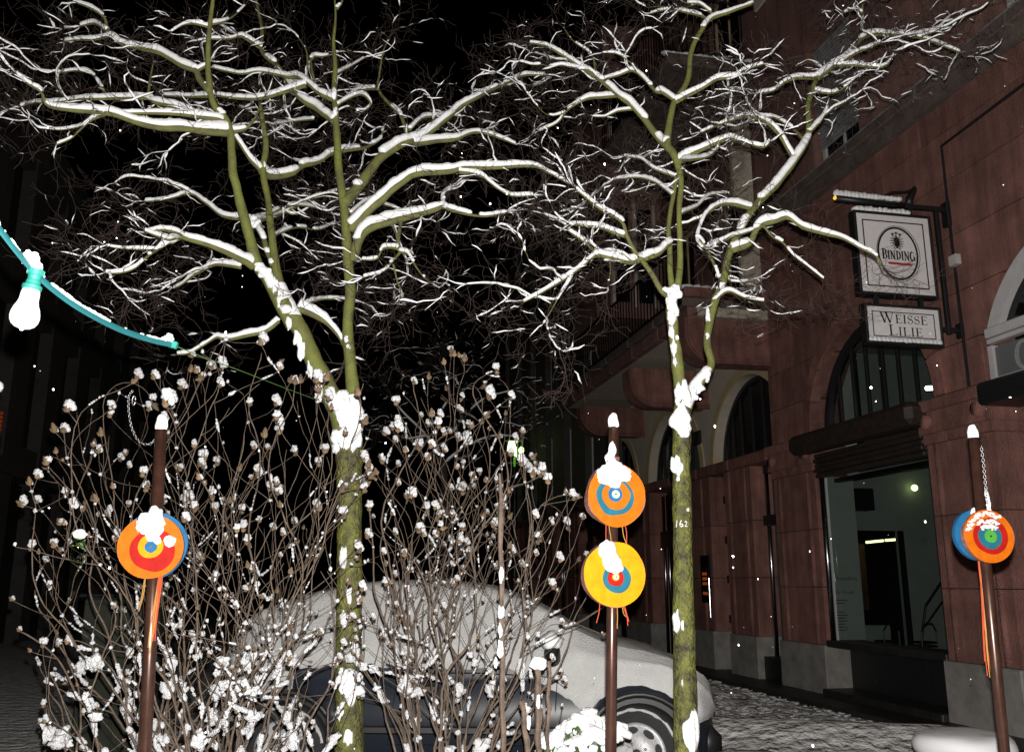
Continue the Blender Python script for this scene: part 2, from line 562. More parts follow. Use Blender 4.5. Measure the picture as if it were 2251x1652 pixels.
# cornice over the ground floor
for k in range(8):
    a, b = 1.0 + k*1.3, min(1.0 + (k+1)*1.3, 11.34)
    pc('frieze_block', DARKSTONE, (a+.004, -.3, 6.12), (b-.004, .07, 6.27))
    pc('cornice_block', DARKSTONE, (a+.003, -.3, 6.27), (b-.003, .15, 6.40), ch=.015)
pc('cornice_snow', mat('frost', (.34, .34, .34), .8, col2=(.16, .15, .15), vscale=14), (1.0, .11, 6.402), (11.34, .152, 6.408))
# upper wall of the near section with window openings
def wall_with_windows(u0, u1, v0, v1, o0, o1, wins, m, name='upper_wall'):
    us = sorted({u0, u1, *[w_[0] for w_ in wins], *[w_[1] for w_ in wins]})
    for a, b in zip(us[:-1], us[1:]):
        inside = [w_ for w_ in wins if w_[0] <= a+1e-6 and w_[1] >= b-1e-6]
        if not inside:
            vv = v0
            while vv < v1 - .01:
                v2 = min(vv+1.15, v1)
                uu, nn = a, max(1, int((b-a)/1.25+.5))
                for k in range(nn):
                    pc(name, m, (a+(b-a)*k/nn+.003, o0, vv+.003), (a+(b-a)*(k+1)/nn-.003, o1, v2-.003))
                vv = v2
        else:
            edges = [v0]
            for w_ in sorted(inside, key=lambda q: q[2]): edges += [w_[2], w_[3]]
            edges.append(v1)
            for lo, hi in zip(edges[0::2], edges[1::2]):
                if hi-lo > .02: pc(name, m, (a+.003, o0, lo+.003), (b-.003, o1, hi-.003))
pc('wall_core', DARKSTONE, (1, -.62, 6.40), (11.3, -.44, 13))
wall_with_windows(1.2, 11.3, 6.40, 13, -.42, 0, [(5.4, 6.46, 6.42, 8.2), (8.72, 9.72, 6.42, 8.2), (5.4, 6.46, 9.6, 11.4), (8.72, 9.72, 9.6, 11.4)], STONE2)
def window(u0, u1, v0, v1, o, shutter=0.0, glass=DARKGLASS, fm=WHITEFRAME, parent=bld, mull=1):
    f = MB()
    t = .055
    f.box((u0, o-.05, v0), (u0+t, o, v1)); f.box((u1-t, o-.05, v0), (u1, o, v1))
    f.box((u0+t, o-.05, v1-t), (u1-t, o, v1)); f.box((u0+t, o-.05, v0), (u1-t, o, v0+t))
    fr = f.build('window', fm, parent)
    cu = [u0+t + (u1-u0-2*t)*k/(mull+1) for k in range(mull+2)]
    for k in range(mull+1):
        pc('pane', glass, (cu[k]+.018, o-.035, v0+t), (cu[k+1]-.018, o-.025, v1-t), fr)
        if k: pc('mullion', fm, (cu[k]-.017, o-.045, v0+t), (cu[k]+.017, o-.005, v1-t), fr)
    if shutter > 0:
        vv, k = v1, 0
        while vv > v0 + (v1-v0)*(1-shutter):
            mb = MB()
            mb.prism([(0, 0), (.022, -.012), (.026, -.03), (.022, -.046), (0, -.052)], u0+.004, u1-.004)
            # prism runs along y; turn so that it runs along u
            mb.v = [(q[1], o + .01 + q[0], vv + q[2]) for q in mb.v]
            mb.f = [tuple(reversed(f_)) for f_ in mb.f]
            mb.build('shutter_slat', SHUTTER, fr)
            vv -= .055
    return fr
window(8.74, 9.70, 6.43, 8.19, -.12, .80)
window(5.42, 6.44, 6.43, 8.19, -.12, 0)
window(8.74, 9.70, 9.62, 11.38, -.12, .5)
window(5.42, 6.44, 9.62, 11.38, -.12, 0)

# piers of the ground floor: plinth, stacked blocks, capital
def pier(u0, u1, o=0.0, near=True, rolls=2):
    pc('plinth', GRANITE, (u0-.03, -.45, 0.0), (u1+.03, o+.05, .60), ch=.012)
    hs = [.60, 1.28, 1.98, 2.70]
    for a, b in zip(hs[:-1], hs[1:]):
        bl = pc('stone_block', STONE, (u0, -.45, a+.004), (u1, o, b-.004))
        for k in range(rolls):
            uu = u0 + (u1-u0)*(.16 + .68*k/max(1, rolls-1))
            mb = MB(); mb.tube([(uu, o, a+.006), (uu, o, b-.006)], .035, 8)
            mb.build('roll_moulding', STONE, bl, smooth=True)
    cap = MB()
    cap.box((u0-.01, -.45, 2.70), (u1+.01, o+.03, 2.80)); cap.box((u0-.03, -.45, 2.80), (u1+.03, o+.06, 2.88))
    cap.box((u0-.02, -.45, 2.88), (u1+.02, o+.045, 3.02))
    c = cap.build('capital', STONE, bld)
    sc = MB()
    for s in (0, 1):
        uu = u0+.10 if s == 0 else u1-.10
        sc.tube([(uu, o-.05, 2.92), (uu, o+.10, 2.92)], [.085, .07], 12)
    sc.build('scroll', STONE, c, smooth=True)
    pc('ledge_block', STONE, (u0-.06, -.45, 3.02), (u1+.06, o+.10, 3.145), ch=.02)
pier(7.12, 8.08)
pier(10.28, 11.34)
pier(3.7, 4.62)
# deep shadow wall at the back of the door opening under the right-hand arch, and its dark door
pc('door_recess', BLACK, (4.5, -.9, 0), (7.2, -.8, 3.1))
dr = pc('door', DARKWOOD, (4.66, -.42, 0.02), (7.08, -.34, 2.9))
for k in range(4):
    pc('door_panel', DARKWOOD, (4.72 + k*.59, -.34, .2), (5.24 + k*.59, -.325, 2.7), dr, ch=.005)
pc('door_beam', BLACK, (4.62, -.30, 2.92), (7.11, .17, 3.13), ch=.03)
# fan light over that door: white arched frame, grey fascia panel with a letter
c, r = ARCH[1]
mb = MB()
n = 28
oa, ia = arc(c, SP, r-.01, r-.01, 21, 159, n), arc(c, SP, r-.15, r-.15, 24, 156, n)
for k in range(n):
    mb.prism([oa[k], oa[k+1], ia[k+1], ia[k]], .02, -.06)
fan = mb.build('fan_light', WHITEFRAME, bld)
mb = MB(); mb.prism(arc(c, SP, r-.15, r-.15, 24, 156, n), -.05, -.055); mb.build('pane', DARKGLASS, fan)
pc('sill_bar', WHITEFRAME, (c-1.15, -.06, 3.55), (c+1.15, .05, 3.64), fan, ch=.01)
pc('sill_bar', WHITEFRAME, (c-1.16, -.05, 3.50), (c+1.16, .02, 3.54), fan)
fas = pc('fascia_panel', SIGNGREY, (c-1.2, -.10, 3.15), (c+1.2, -.05, 3.47))
pc('fascia_frame', WHITEFRAME, (c+1.15, -.09, 3.15), (c+1.21, -.02, 3.49), fas)
pc('fascia_frame', WHITEFRAME, (c-1.2, -.05, 3.155), (c+1.15, -.02, 3.185), fas)
mb = MB()
text_mesh(mb, 'O', 0, 0, .20, [.25], 0, 1.05)
mb.v = [(6.80 - q[0], -.047 + abs(q[1]), 3.20 + q[2]) for q in mb.v]
mb.f = [tuple(reversed(f_)) for f_ in mb.f]
mb.build('letter', SIGNLET, fas)

# shop window bay
shop = bpy.data.objects.new('shop_window', None)
C.objects.link(shop)
shop.parent = bld
shop.location = (8.1, 0, 0)
shop['label'] = 'large arched shop window with dark awning beam under the hanging pub signs'
U0 = 8.1
def sp_(name, m, a, b, parent=shop, **k):
    return pc(name, m, (a[0]-U0, a[1], a[2]), (b[0]-U0, b[1], b[2]), parent, **k)
sp_('awning_beam', DARKWOOD, (7.98, -.02, 2.90), (10.46, .26, 3.14), ch=.06)
for k in range(5):
    sp_('awning_fold', DARKWOOD, (8.12, -.10+.02*(k % 2), 2.60 + .06*k), (10.24, .02+.02*(k % 2), 2.652 + .06*k), ch=.01)
sp_('sill', ASPHALT, (8.09, -.40, .58), (10.27, .02, .66), ch=.01)
for k in range(3):
    sp_('stall_riser', BLACK, (8.10 + .725*k, -.36, .10), (8.815 + .725*k, -.28, .575))
sp_('step', ASPHALT, (8.10, -.36, 0.0), (10.26, .12, .11), ch=.012)
sp_('pane', GLASS, (8.14, -.105, .66), (10.17, -.10, 2.60))
mb = MB()
mb.tube([(10.21-U0, -.05, .66), (10.21-U0, -.05, 2.62)], .033, 14)
mb.build('frame_post', SHINE, shop, smooth=True)
mb = MB(); mb.tube([(8.12-U0, -.06, .66), (8.12-U0, -.06, 2.62)], .03, 12); mb.build('frame_post', DARKMETAL, shop, smooth=True)
sp_('head_rail', BLACK, (8.10, -.33, 2.55), (10.26, -.24, 2.60))
c, r = ARCH[0]
mb = MB()
oa, ia = arc(c-U0, SP, r-.004, r-.004, 0, 180, 36), arc(c-U0, SP, r-.085, r-.085, 0, 180, 36)
for k in range(36): mb.prism([oa[k], oa[k+1], ia[k+1], ia[k]], -.17, -.27)
fr = mb.build('arch_frame', BLACK, shop)
mb = MB(); mb.prism(arc(c-U0, SP, r-.085, r-.085, 0, 180, 30), -.228, -.232); mb.build('arch_pane', GLASS, shop)
for du, tw in ((-.86, .02), (-.56, .022), (-.27, .022), (.03, .055), (.33, .022), (.62, .022), (.90, .02)):
    hh = math.sqrt((r-.08)**2 - du*du)
    sp_('glazing_bar', BLACK, (c-du-tw/2-.0, -.25, SP), (c-du+tw/2, -.205, SP+hh))
sp_('transom', BLACK, (7.9, -.30, 3.05), (10.26, -.17, 3.17))
# the room behind the glass
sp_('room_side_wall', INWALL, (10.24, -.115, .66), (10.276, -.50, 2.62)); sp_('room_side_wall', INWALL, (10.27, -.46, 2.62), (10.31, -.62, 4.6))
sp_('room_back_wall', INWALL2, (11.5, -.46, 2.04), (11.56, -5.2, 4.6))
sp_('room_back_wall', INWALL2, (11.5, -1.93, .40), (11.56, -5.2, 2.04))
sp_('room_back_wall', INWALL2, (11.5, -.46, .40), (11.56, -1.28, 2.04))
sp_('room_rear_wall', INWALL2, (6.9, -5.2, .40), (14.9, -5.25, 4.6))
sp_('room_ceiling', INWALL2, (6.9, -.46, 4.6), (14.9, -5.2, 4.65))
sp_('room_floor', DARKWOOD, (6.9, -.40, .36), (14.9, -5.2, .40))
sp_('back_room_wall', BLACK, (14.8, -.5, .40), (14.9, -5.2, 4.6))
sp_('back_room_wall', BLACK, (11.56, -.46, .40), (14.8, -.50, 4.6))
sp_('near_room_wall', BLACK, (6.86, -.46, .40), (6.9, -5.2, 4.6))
sp_('door_jamb', BLACK, (11.46, -1.93, .40), (11.5, -2.0, 2.04))
sp_('counter', INWALL2, (11.9, -1.25, .40), (12.2, -1.95, .74))
sp_('cupboard', DIMWARM, (13.6, -2.3, .9), (13.9, -2.75, 1.95))
mb = MB(); mb.tube([(13.2-U0, -2.53, 1.955), (13.2-U0, -2.84, 1.985)], .018, 8); mb.build('lit_tube', TUBE, shop)
mb = MB(); mb.tube([(13.2-U0, -2.88, 1.99), (13.2-U0, -3.16, 2.01)], .018, 8); mb.build('lit_tube', TUBE, shop)
mb = MB(); mb.tube([(11.46-U0, -3.15, 1.935), (11.46-U0, -3.32, 1.93)], .010, 8); mb.build('lit_tube', TUBE, shop)
mb = MB(); mb.ico((11.4-U0, -2.2, 2.64), .045, .045, .045, 2, 0.05); mb.build('lamp_reflection', LAMPGREEN, shop, smooth=True)  # added glowing ball, stands for a street lamp mirrored in the pane
mb = MB(); mb.tube([(9.0-U0, -.75, 3.52), (9.0-U0, -1.0, 3.54)], .028, 8); mb.build('ceiling_tube', TUBEW, shop)
sp_('loudspeaker', BLACK, (10.7, -.80, 2.26), (10.9, -1.08, 2.54))
mb = MB()
hr = [(11.3, -2.02, .62), (11.3, -2.12, 1.02), (11.3, -2.9, 1.9)]
mb.tube([(q[0]-U0, q[1], q[2]) for q in hr], .018, 6)
mb.tube([(11.3-U0, -2.08, .75), (11.3-U0, -2.9, 1.62)], .014, 6)
mb.tube([(11.3-U0, -2.02, .40), (11.3-U0, -2.02, .62)], .018, 6)
mb.build('stair_rail', BLACK, shop)
for q, lab in enumerate(('black wire chair nearest the pane inside the shop window', 'second black wire chair, deeper inside the shop window')):
    mb = MB()
    ox, oy = 0, 0
    for a, b in (((0, 0, 0), (0, 0, .38)), ((.2, 0, 0), (.2, 0, .22)), ((0, .2, 0), (0, .2, .38)), ((.2, .2, 0), (.2, .2, .22))):
        mb.tube([a, b], .008, 5)
    mb.tube([(0, 0, .38), (-.01, .05, .47), (-.01, .15, .47), (0, .2, .38)], .008, 5)
    for z in (.22, .26): mb.tube([(0, 0, z), (.2, 0, z), (.2, .2, z), (0, .2, z), (0, 0, z)], .007, 5)
    ch = mb.build('wire_chair', BLACK); ch.location = W(9.9-.25*q, -.72-.32*q, .40); ch.rotation_euler.z = bld.rotation_euler.z
    tag(ch, lab, 'chair', 'wire chairs in the shop')
# faded lettering on the pale wall strip
def plain_text(txt, size):
    cu = bpy.data.curves.new('lettering', 'FONT')
    cu.body = txt; cu.size = size; cu.resolution_u = 2
    o = bpy.data.objects.new('lettering', cu)
    C.objects.link(o)
    bpy.context.view_layer.update()
    me = bpy.data.meshes.new_from_object(o.evaluated_get(bpy.context.evaluated_depsgraph_get()))
    bpy.data.objects.remove(o)
    return me
FAINT = mat('faint_lettering', (.05, .06, .058), .8)
for txt, size, z in (('HomeArts', .072, 1.36), ('für Visuals', .062, 1.20)):
    me = plain_text(txt, size)
    me.materials.append(FAINT)
    o = link('lettering', me, shop)
    # text lies in x,y: stand it up on the end wall, reading left to right for someone in the street
    o.matrix_local = Matrix(((0, 0, -1, 10.238-U0), (-1, 0, 0, -.135), (0, 1, 0, z), (0, 0, 0, 1)))
mb = MB()
for k in range(9):
    mb.box((10.2365-U0, -.135, 1.12-.035*k - (.07 if k > 1 else 0)), (10.2385-U0, -.135-random.uniform(.1, .22 if k < 2 else .14), 1.13-.035*k - (.07 if k > 1 else 0)))
mb.build('fine_print', FAINT, shop)

# far section: ledge, arcade, cream wall with arches, gallery on consoles
for k in range(15):
    a = 11.42 + k*1.2
    pc('ledge_block', STONE, (a+.004, -.45, 2.98), (a+1.196, .06, 3.14), ch=.02)
for a, b in ((12.03, 12.90), (13.46, 14.95), (16.2, 17.6), (18.75, 19.9), (21.1, 22.4), (23.6, 25.0), (26.2, 27.4), (28.4, 29.4)):
    pc('plinth', GRANITE, (a, -.45, 0), (b, .04, .60), ch=.012)
    for lo, hi in ((.60, 1.4), (1.4, 2.2), (2.2, 2.975)):
        bl = pc('stone_block', STONE, (a, -.45, lo+.004), (b, 0, hi-.004))
        for k in (.2, .8):
            mb = MB(); mb.tube([(a+(b-a)*k, 0, lo+.006), (a+(b-a)*k, 0, hi-.006)], .03, 8); mb.build('roll_moulding', STONE, bl, smooth=True)
# narrow window next to the shop
nw = pc('narrow_window', BLACK, (11.36, -.34, 2.86), (12.02, -.2, 2.975))
pc('pane', GREYGLASS, (11.38, -.30, .34), (11.93, -.285, 2.12), nw)
pc('pane', GREYGLASS, (11.38, -.30, 2.26), (11.93, -.285, 2.86), nw)
pc('transom', BLACK, (11.36, -.32, 2.12), (12.02, -.16, 2.26), nw)
mb = MB(); mb.tube([(11.97, -.22, .34), (11.97, -.22, 2.86)], .032, 12); mb.build('frame_post', SHINE, nw, smooth=True)
pc('sill', BLACK, (11.36, -.4, 0), (12.02, -.05, .34), nw)
# street door with upright bars
dd = pc('street_door', BLACK, (12.9, -.40, 0), (13.46, -.30, 2.975))
for uu in (13.0, 13.32):
    mb = MB(); mb.tube([(uu, -.26, .1), (uu, -.26, 2.75)], .028, 12); mb.build('door_bar', DARKMETAL, dd, smooth=True)
for vv in (.72, 1.32, 1.92, 2.55):
    pc('cross_bar', BLACK, (12.91, -.30, vv), (13.45, -.22, vv+.12), dd)
ic = pc('intercom', DARKMETAL, (13.55, 0.002, 1.02), (13.86, .04, 1.75), ch=.008)
for k in range(6):
    pc('name_plate', ORANGELIT if k % 2 == 0 or k == 3 else BLACK, (13.62, .04, 1.14+.075*k), (13.78, .046, 1.185+.075*k), ic)
mb = MB(); mb.tube([(13.52, .05, .8), (13.52, .05, 1.4)], .010, 8); mb.build('door_handle', SHINE, dd)
# further openings with steel frames
for a, b in ((14.95, 16.2), (17.6, 18.75), (19.9, 21.1), (22.4, 23.6), (25.0, 26.2), (27.4, 28.4)):
    wd = pc('shop_front', BLACK, (a, -.42, 0), (b, -.36, 2.975))
    for uu in (a+.1, (a+b)/2+.3, b-.1):
        mb = MB(); mb.tube([(uu, -.24, .05), (uu, -.24, 2.9)], .032, 12); mb.build('frame_post', SHINE, wd, smooth=True)
    pc('transom', BLACK, (a, -.36, 1.95), (b, -.2, 2.25), wd)
    pc('pane', DARKGLASS, (a+.12, -.33, .06), (b-.12, -.32, 1.95), wd)
# cream wall
CA = [(12.50, 1.26), (15.55, 1.26), (18.7, 1.2), (21.9, 1.2)]
u = 11.3
while u < 23.4:
    cu = [u]
    for c_, r_ in CA:
        if u < c_ < u+1.3: cu.append(c_)
    cu.append(u+1.3)
    for a, b in zip(cu[:-1], cu[1:]):
        arched_block('plaster_wall', CREAM, a, b, 3.14, 5.0, CA, 3.16, -.60, -.25, bld, gap=0, n=12)
    u += 1.3
for c_, r_ in CA:
    mb = MB()
    oa, ia = arc(c_, 3.16, r_+.15, r_+.15, 0, 180, 30), arc(c_, 3.16, r_+.002, r_+.002, 0, 180, 30)
    for k in range(30): mb.prism([oa[k], oa[k+1], ia[k+1], ia[k]], -.225, -.40)
    mb.build('arch_surround', CREAM2, bld)
    mb = MB()
    oa, ia = arc(c_, 3.16, r_-.005, r_-.005, 0, 180, 30), arc(c_, 3.16, r_-.07, r_-.07, 0, 180, 30)
    for k in range(30): mb.prism([oa[k], oa[k+1], ia[k+1], ia[k]], -.40, -.50)
    aw = mb.build('arched_window', BLACK, bld)
    mb = MB(); mb.prism(arc(c_, 3.16, r_-.07, r_-.07, 0, 180, 24), -.46, -.465); mb.build('pane', GLASS, aw)
    for du in (-.8, -.45, -.12, .25, .62, .92):
        hh = math.sqrt((r_-.065)**2 - du*du)
        pc('glazing_bar', BLACK, (c_+du-.018, -.48, 3.16), (c_+du+.018, -.43, 3.16+hh), aw)
    pc('curtain', INWALL, (c_-.95, -.52, 3.17), (c_-.14, -.53, 3.92), aw)
    pc('back_panel', BLACK, (c_-1.4, -1.0, 3.1), (c_+1.5, -1.05, 4.6), aw)
vb = pc('vent_box', BLACK, (14.22, -.25, 3.62), (14.5, -.2, 3.86), ch=.01)
pc('wall_core', BLACK, (11.3, -1.4, 3.0), (30, -1.3, 5.1))
# consoles and gallery
def console(u0, th, v0, v1, oo, rad):
    poly = [(-.25, v0), (oo-rad, v0)] + arc(oo-rad, v0+rad, rad, rad, -80, -5, 8) + [(oo, v0+rad), (oo, v1), (-.25, v1)]
    mb = MB()
    mb.prism(poly, 0, th)
    mb.v = [(u0 + q[1], q[0], q[2]) for q in mb.v]
    o = mb.build('console', STONE, bld)
    for gr in (.0, .05):
        pl = arc(oo-rad, v0+rad, rad+.02-gr, rad+.02-gr, -88, 0, 10)
        pl = [(-.25, v0-.02+gr)] + pl + [(oo+.02-gr, v1)]
        m2 = MB()
        m2.tube([(u0-.012, q[0], q[1]) for q in pl], .018, 6)
        m2.build('console_moulding', STONE, o)
    return o
console(11.22, .42, 4.30, 4.90, 1.22, .38)
console(13.85, .42, 4.18, 4.80, 1.12, .42)
console(17.0, .42, 4.20, 4.75, 1.05, .40)
k = 0
u = 11.2
while u < 18.2:
    pc('gallery_slab', CREAM, (u+.003, -.25, 4.93), (u+1.164, 1.06, 5.06)); pc('gallery_edge', STONE2, (u+.003, 1.06, 4.88), (u+1.164, 1.20, 5.06), ch=.015); pc('gallery_edge', DARKSTONE, (u+.003, -.25, 5.063), (u+1.164, 1.27, 5.20), ch=.02)
    u += 1.167
pc('end_parapet', STONE, (11.18, -.02, 5.20), (11.40, 1.24, 5.34), ch=.015)
mb = MB()
for k in range(9): mb.ico((11.29, 0.05 + k*.14, 5.36), .10, .10, .035+.02*random.random(), 1, .4)
mb.build('ledge_snow', SNOWF, bld, smooth=True, kind='stuff')
def railing(name, pts, v0, v1, step, label=None):
    mb = MB()
    for a, b in zip(pts[:-1], pts[1:]):
        mb.tube([(a[0], a[1], v1), (b[0], b[1], v1)], .022, 6); mb.tube([(a[0], a[1], v0+.08), (b[0], b[1], v0+.08)], .014, 6)
    rl = mb.build(name, DARKMETAL, bld)
    bar = None
    for a, b in zip(pts[:-1], pts[1:]):
        d = math.hypot(b[0]-a[0], b[1]-a[1])
        for k in range(int(d/step)):
            t = (k+.5)/int(d/step)
            x, y = a[0]+(b[0]-a[0])*t, a[1]+(b[1]-a[1])*t
            if bar is None:
                m2 = MB(); m2.tube([(0, 0, v0), (0, 0, v1)], .011, 5); bar = m2.build('rail_bar', DARKMETAL, rl); bar.location = (x, y, 0)
            else:
                q = link('rail_bar', bar.data, rl); q.location = (x, y, 0)
    return rl
railing('gallery_railing', [(11.42, 1.2), (18.2, 1.2)], 5.20, 6.05, .14)
railing('balcony_railing', [(11.25, .05), (11.25, 1.28), (14.6, 1.28)], 8.98, 9.95, .11)
pc('balcony_slab', DARKSTONE, (11.18, -.25, 8.78), (14.7, 1.36, 8.96), ch=.03)
mb = MB()
for k in range(14): mb.ico((11.22+.05*random.random(), 0.02 + k*.1, 8.98), .06, .09, .03, 1, .4)
mb.build('balcony_snow', SNOWF, bld, smooth=True, kind='stuff')
# upper wall of the far section
fw = [(12.0, 13.1, 5.3, 7.6), (14.2, 15.2, 5.6, 7.6), (16.4, 17.4, 5.6, 7.6), (12.0, 13.1, 9.0, 11.2), (14.2, 15.2, 9.2, 11.2), (19.5, 20.5, 5.6, 7.6), (22.5, 23.5, 5.6, 7.6), (25.5, 26.5, 5.6, 7.6)]
wall_with_windows(11.3, 30, 5.2, 13, -.60, -.25, fw, STONE2)
for a in fw: window(a[0]+.03, a[1]-.03, a[2]+.03, a[3]-.03, -.34, .45 if random.random() < .4 else 0, DARKGLASS, CREAM2 if a[0] < 15 else WHITEFRAME)
# projecting oriel over the gallery with pale window posts
ori = pc('oriel', STONE2, (15.6, -.2, 6.2), (18.1, .85, 12.4))
for uu, vv in ((15.58, 6.5), (15.58, 9.3)):
    for oy in (.15, .62): pc('oriel_window', DARKGLASS, (uu-.03, oy-.14, vv), (uu, oy+.14, vv+1.9), ori)
    for oy in (-.04, .36, .80): pc('window_post', CREAM, (uu-.05, oy-.03, vv-.1), (uu, oy+.03, vv+2.0), ori)
# cream end panels beside the balcony doors
pc('plaster_panel', CREAM, (11.32, -.22, 5.36), (11.40, .30, 6.20))
pc('plaster_panel', CREAM, (11.34, .03, 6.62), (11.42, .34, 8.3))
pc('plaster_panel', CREAM, (10.35, .02, 9.6), (10.9, .06, 12.6))
# plain dark end of the block
for k in range(6):
    a = 18.4+1.9*k
    pc('end_wall', GREYWALL, (a+.01, -.25, 3.16), (a+1.2, .02, 12))
    pc('end_wall', GREYWALL, (a+1.2, -.25, 3.16), (a+1.88, -.2, 12))
    for v0 in (3.5, 6.0, 8.6):
        window(a+1.22, a+1.86, v0, v0+1.7, -.12, 0, DARKGLASS, WHITEFRAME, bld, 0)
pc('end_return', GREYWALL, (29.9, -6, 0), (30, .0, 12))
# conduit and junction box on the wall
mb = MB(); mb.tube([W(1.5, .02, 5.74), W(6.25, .02, 5.70), W(7.36, .02, 5.66), W(7.37, .02, 4.75), W(7.36, .02, 3.16)], .016, 6)
tag(mb.build('cable_conduit', BLACK, None), 'thin black cable pipe running along and down the red stone wall', 'pipe')
jb = MB(); jb.box((-.05, 0, -.05), (.05, .06, .05)); q = jb.build('junction_box', WHITEFRAME); q.location = W(7.30, .035, 4.41); q.rotation_euler.z = bld.rotation_euler.z
tag(q, 'small pale junction box on the wall right of the hanging signs', 'electrical box')
# wet strip at the foot of the wall
pv = MB(); k = 0
while k < 26:
    a = 2 + k*1.1
    pv.box((a+.004, -.5, -.15), (a+1.096, .50 + .03*random.random(), .035 + .006*random.random())); k += 1
pvo = pv.build('pavement', ASPHALT, None, kind='structure'); pvo.location = NV*6.02; pvo.rotation_euler.z = bld.rotation_euler.z

# ================================================================== GREY BUILDING (left, far)
gb = empty('grey_stone_building', 'dark grey stone building with tall windows on the far left side of the street', 'building', NV*(6.02-12.6), math.atan2(-DV.y, -DV.x))
def gp(name, m, a, b, parent=gb, **k):
    return pc(name, m, (-a[0], a[1], a[2]), (-b[0], b[1], b[2]), parent, **k)
gp('base_wall', BLACK, (8, -.5, 0), (46, -.3, 3.5))
u = 8.0
while u < 46:
    gp('pier_stone', GREYWALL, (u, -.4, 0), (u+.75, 0, 3.55))
    gp('wall_pier', GREYWALL, (u+.0, -.4, 3.85), (u+1.15, 0, 7.5))
    gp('wall_pier', GREYWALL, (u+.0, -.4, 7.8), (u+1.15, 0, 10.6))
    for v0, v1 in ((4.3, 7.2), (8.2, 10.3)):
        f = gp('window', BLACK, (u+1.15, -.34, v0), (u+2.5, -.3, v1))
        gp('glazing_bar', GREYWALL, (u+1.79, -.30, v0+.05), (u+1.85, -.26, v1-.05), f)
        gp('spandrel', GREYWALL, (u+1.15, -.4, v0-.4), (u+2.5, -.05, v0-.02))
        gp('spandrel', GREYWALL, (u+1.15, -.4, v1), (u+2.5, -.05, v1+.3))
    gp('string_course', GREYWALL, (u, -.4, 3.55), (u+2.5, .14, 3.85)); gp('string_course', GREYWALL, (u, -.4, 7.5), (u+2.5, .14, 7.8)); gp('roof_cornice', GREYWALL, (u, -.4, 10.6), (u+2.5, .35, 11.0))
    u += 2.5
mb = MB()
for k in range(5): mb.box((-20.05, .02, 4.35 + .085*k), (-20.0, .06, 4.40 + .085*k))
q = mb.build('neon_sign', REDLIT); q.location = gb.location; q.rotation_euler.z = gb.rotation_euler.z
tag(q, 'small upright red glowing sign on the dark building at the far left', 'neon sign')

# far street lantern
lp = P(1131, 985, 25.0)
ln = empty('street_lantern', 'glowing greenish street lantern far down the dark street', 'street lamp', (lp.x, lp.y, 0))
z = lp.z
mb = MB(); mb.tube([(-.09, 0, z+.2), (-.16, 0, z+.02), (-.12, 0, z-.16), (.02, 0, z-.22), (.02, 0, z+.0), (-.03, 0, z+.05), (-.05, 0, z+.2)], .055, 8); mb.build('lit_glass', LAMPGREEN, ln, smooth=True)
mb = MB(); mb.ico((.19, 0, z-.05), .075, .075, .10, 1, .1); mb.build('lit_glass', LAMPGREEN, ln, smooth=True)
mb = MB(); mb.box((-.26, -.02, z+.2), (.24, .02, z+.215)); mb.box((.06, -.08, z-.2), (.10, .08, z+.2)); mb.tube([(0, .06, z-.24), (0, .06, z-.50)], .03, 8); mb.build('lantern_frame', LAMPEDGE, ln)  # frame and post stub given a green glow for lantern light falling on them
mb = MB(); mb.tube([(0, .06, 0), (0, .06, z-.55)], [.07, .05], 10); mb.build('post', BLACK, ln)

# ================================================================== HANGING SIGNS
def board(name, label, x0, x1, z0, z1):
    e = empty(name, label, 'pub sign', W(7.4, 0, 0) + Vector((0, 0, z0)), AZ, 'hanging pub signs')
    h = z1 - z0
    mb = MB(); t = .028
    mb.bbox((x0-t, -.05, -t), (x0, .05, h+t), .006); mb.bbox((x1, -.05, -t), (x1+t, .05, h+t), .006)
    mb.bbox((x0-.002, -.05, -t), (x1+.002, .05, 0), .006); mb.bbox((x0-.002, -.05, h), (x1+.002, .05, h+t), .006)
    mb.build('frame', BLACK, e)
    mb = MB(); mb.box((x0, -.036, 0), (x1, .036, h)); mb.build('panel', SIGNWHITE, e)
    return e, h
s1, h1 = board('pub_sign', 'square white brewery sign reading BINDING in an oval, hanging above the lower sign', -1.06, -.27, 4.05, 4.85)
def line_rect(x0, x1, z0, z1, wd, parent):
    mb = MB()
    mb.box((x0, -.039, z0), (x1, -.037, z0+wd)); mb.box((x0, -.039, z1-wd), (x1, -.037, z1)); mb.box((x0, -.039, z0+wd), (x0+wd, -.037, z1-wd)); mb.box((x1-wd, -.039, z0+wd), (x1, -.037, z1-wd))
    mb.build('border_line', INK, parent)
line_rect(-1.00, -.33, .06, .74, .012, s1)
cx, cz = -.64, .41
mb = MB()
oa, ia = arc(cx, cz, .222, .275, 0, 360, 48), arc(cx, cz, .203, .254, 0, 360, 48)
for k in range(48): mb.prism([oa[k], oa[k+1], ia[k+1], ia[k]], -.040, -.037)
oa, ia = arc(cx+.006, cz, .236, .288, 0, 360, 48), arc(cx+.006, cz, .232, .284, 0, 360, 48)
for k in range(48): mb.prism([oa[k], oa[k+1], ia[k+1], ia[k]], -.040, -.037)
mb.build('oval_ring', INK, s1)
mb = MB(); text_mesh(mb, 'BINDING', cx-.175, cz-.065, .36, [.105]+[.09]*6, -.041, 1.45); mb.build('lettering', INK, s1)
mb = MB()
mb.prism([(cx-.125, cz-.105), (cx-.10, cz-.092), (cx+.13, cz-.098), (cx+.15, cz-.106), (cx+.14, cz-.12), (cx-.10, cz-.117)], -.041, -.037)
mb.build('red_swash', RED, s1)
mb = MB()                                                     # dark crowned heraldic bird
ex, ez = cx+.0, cz+.115
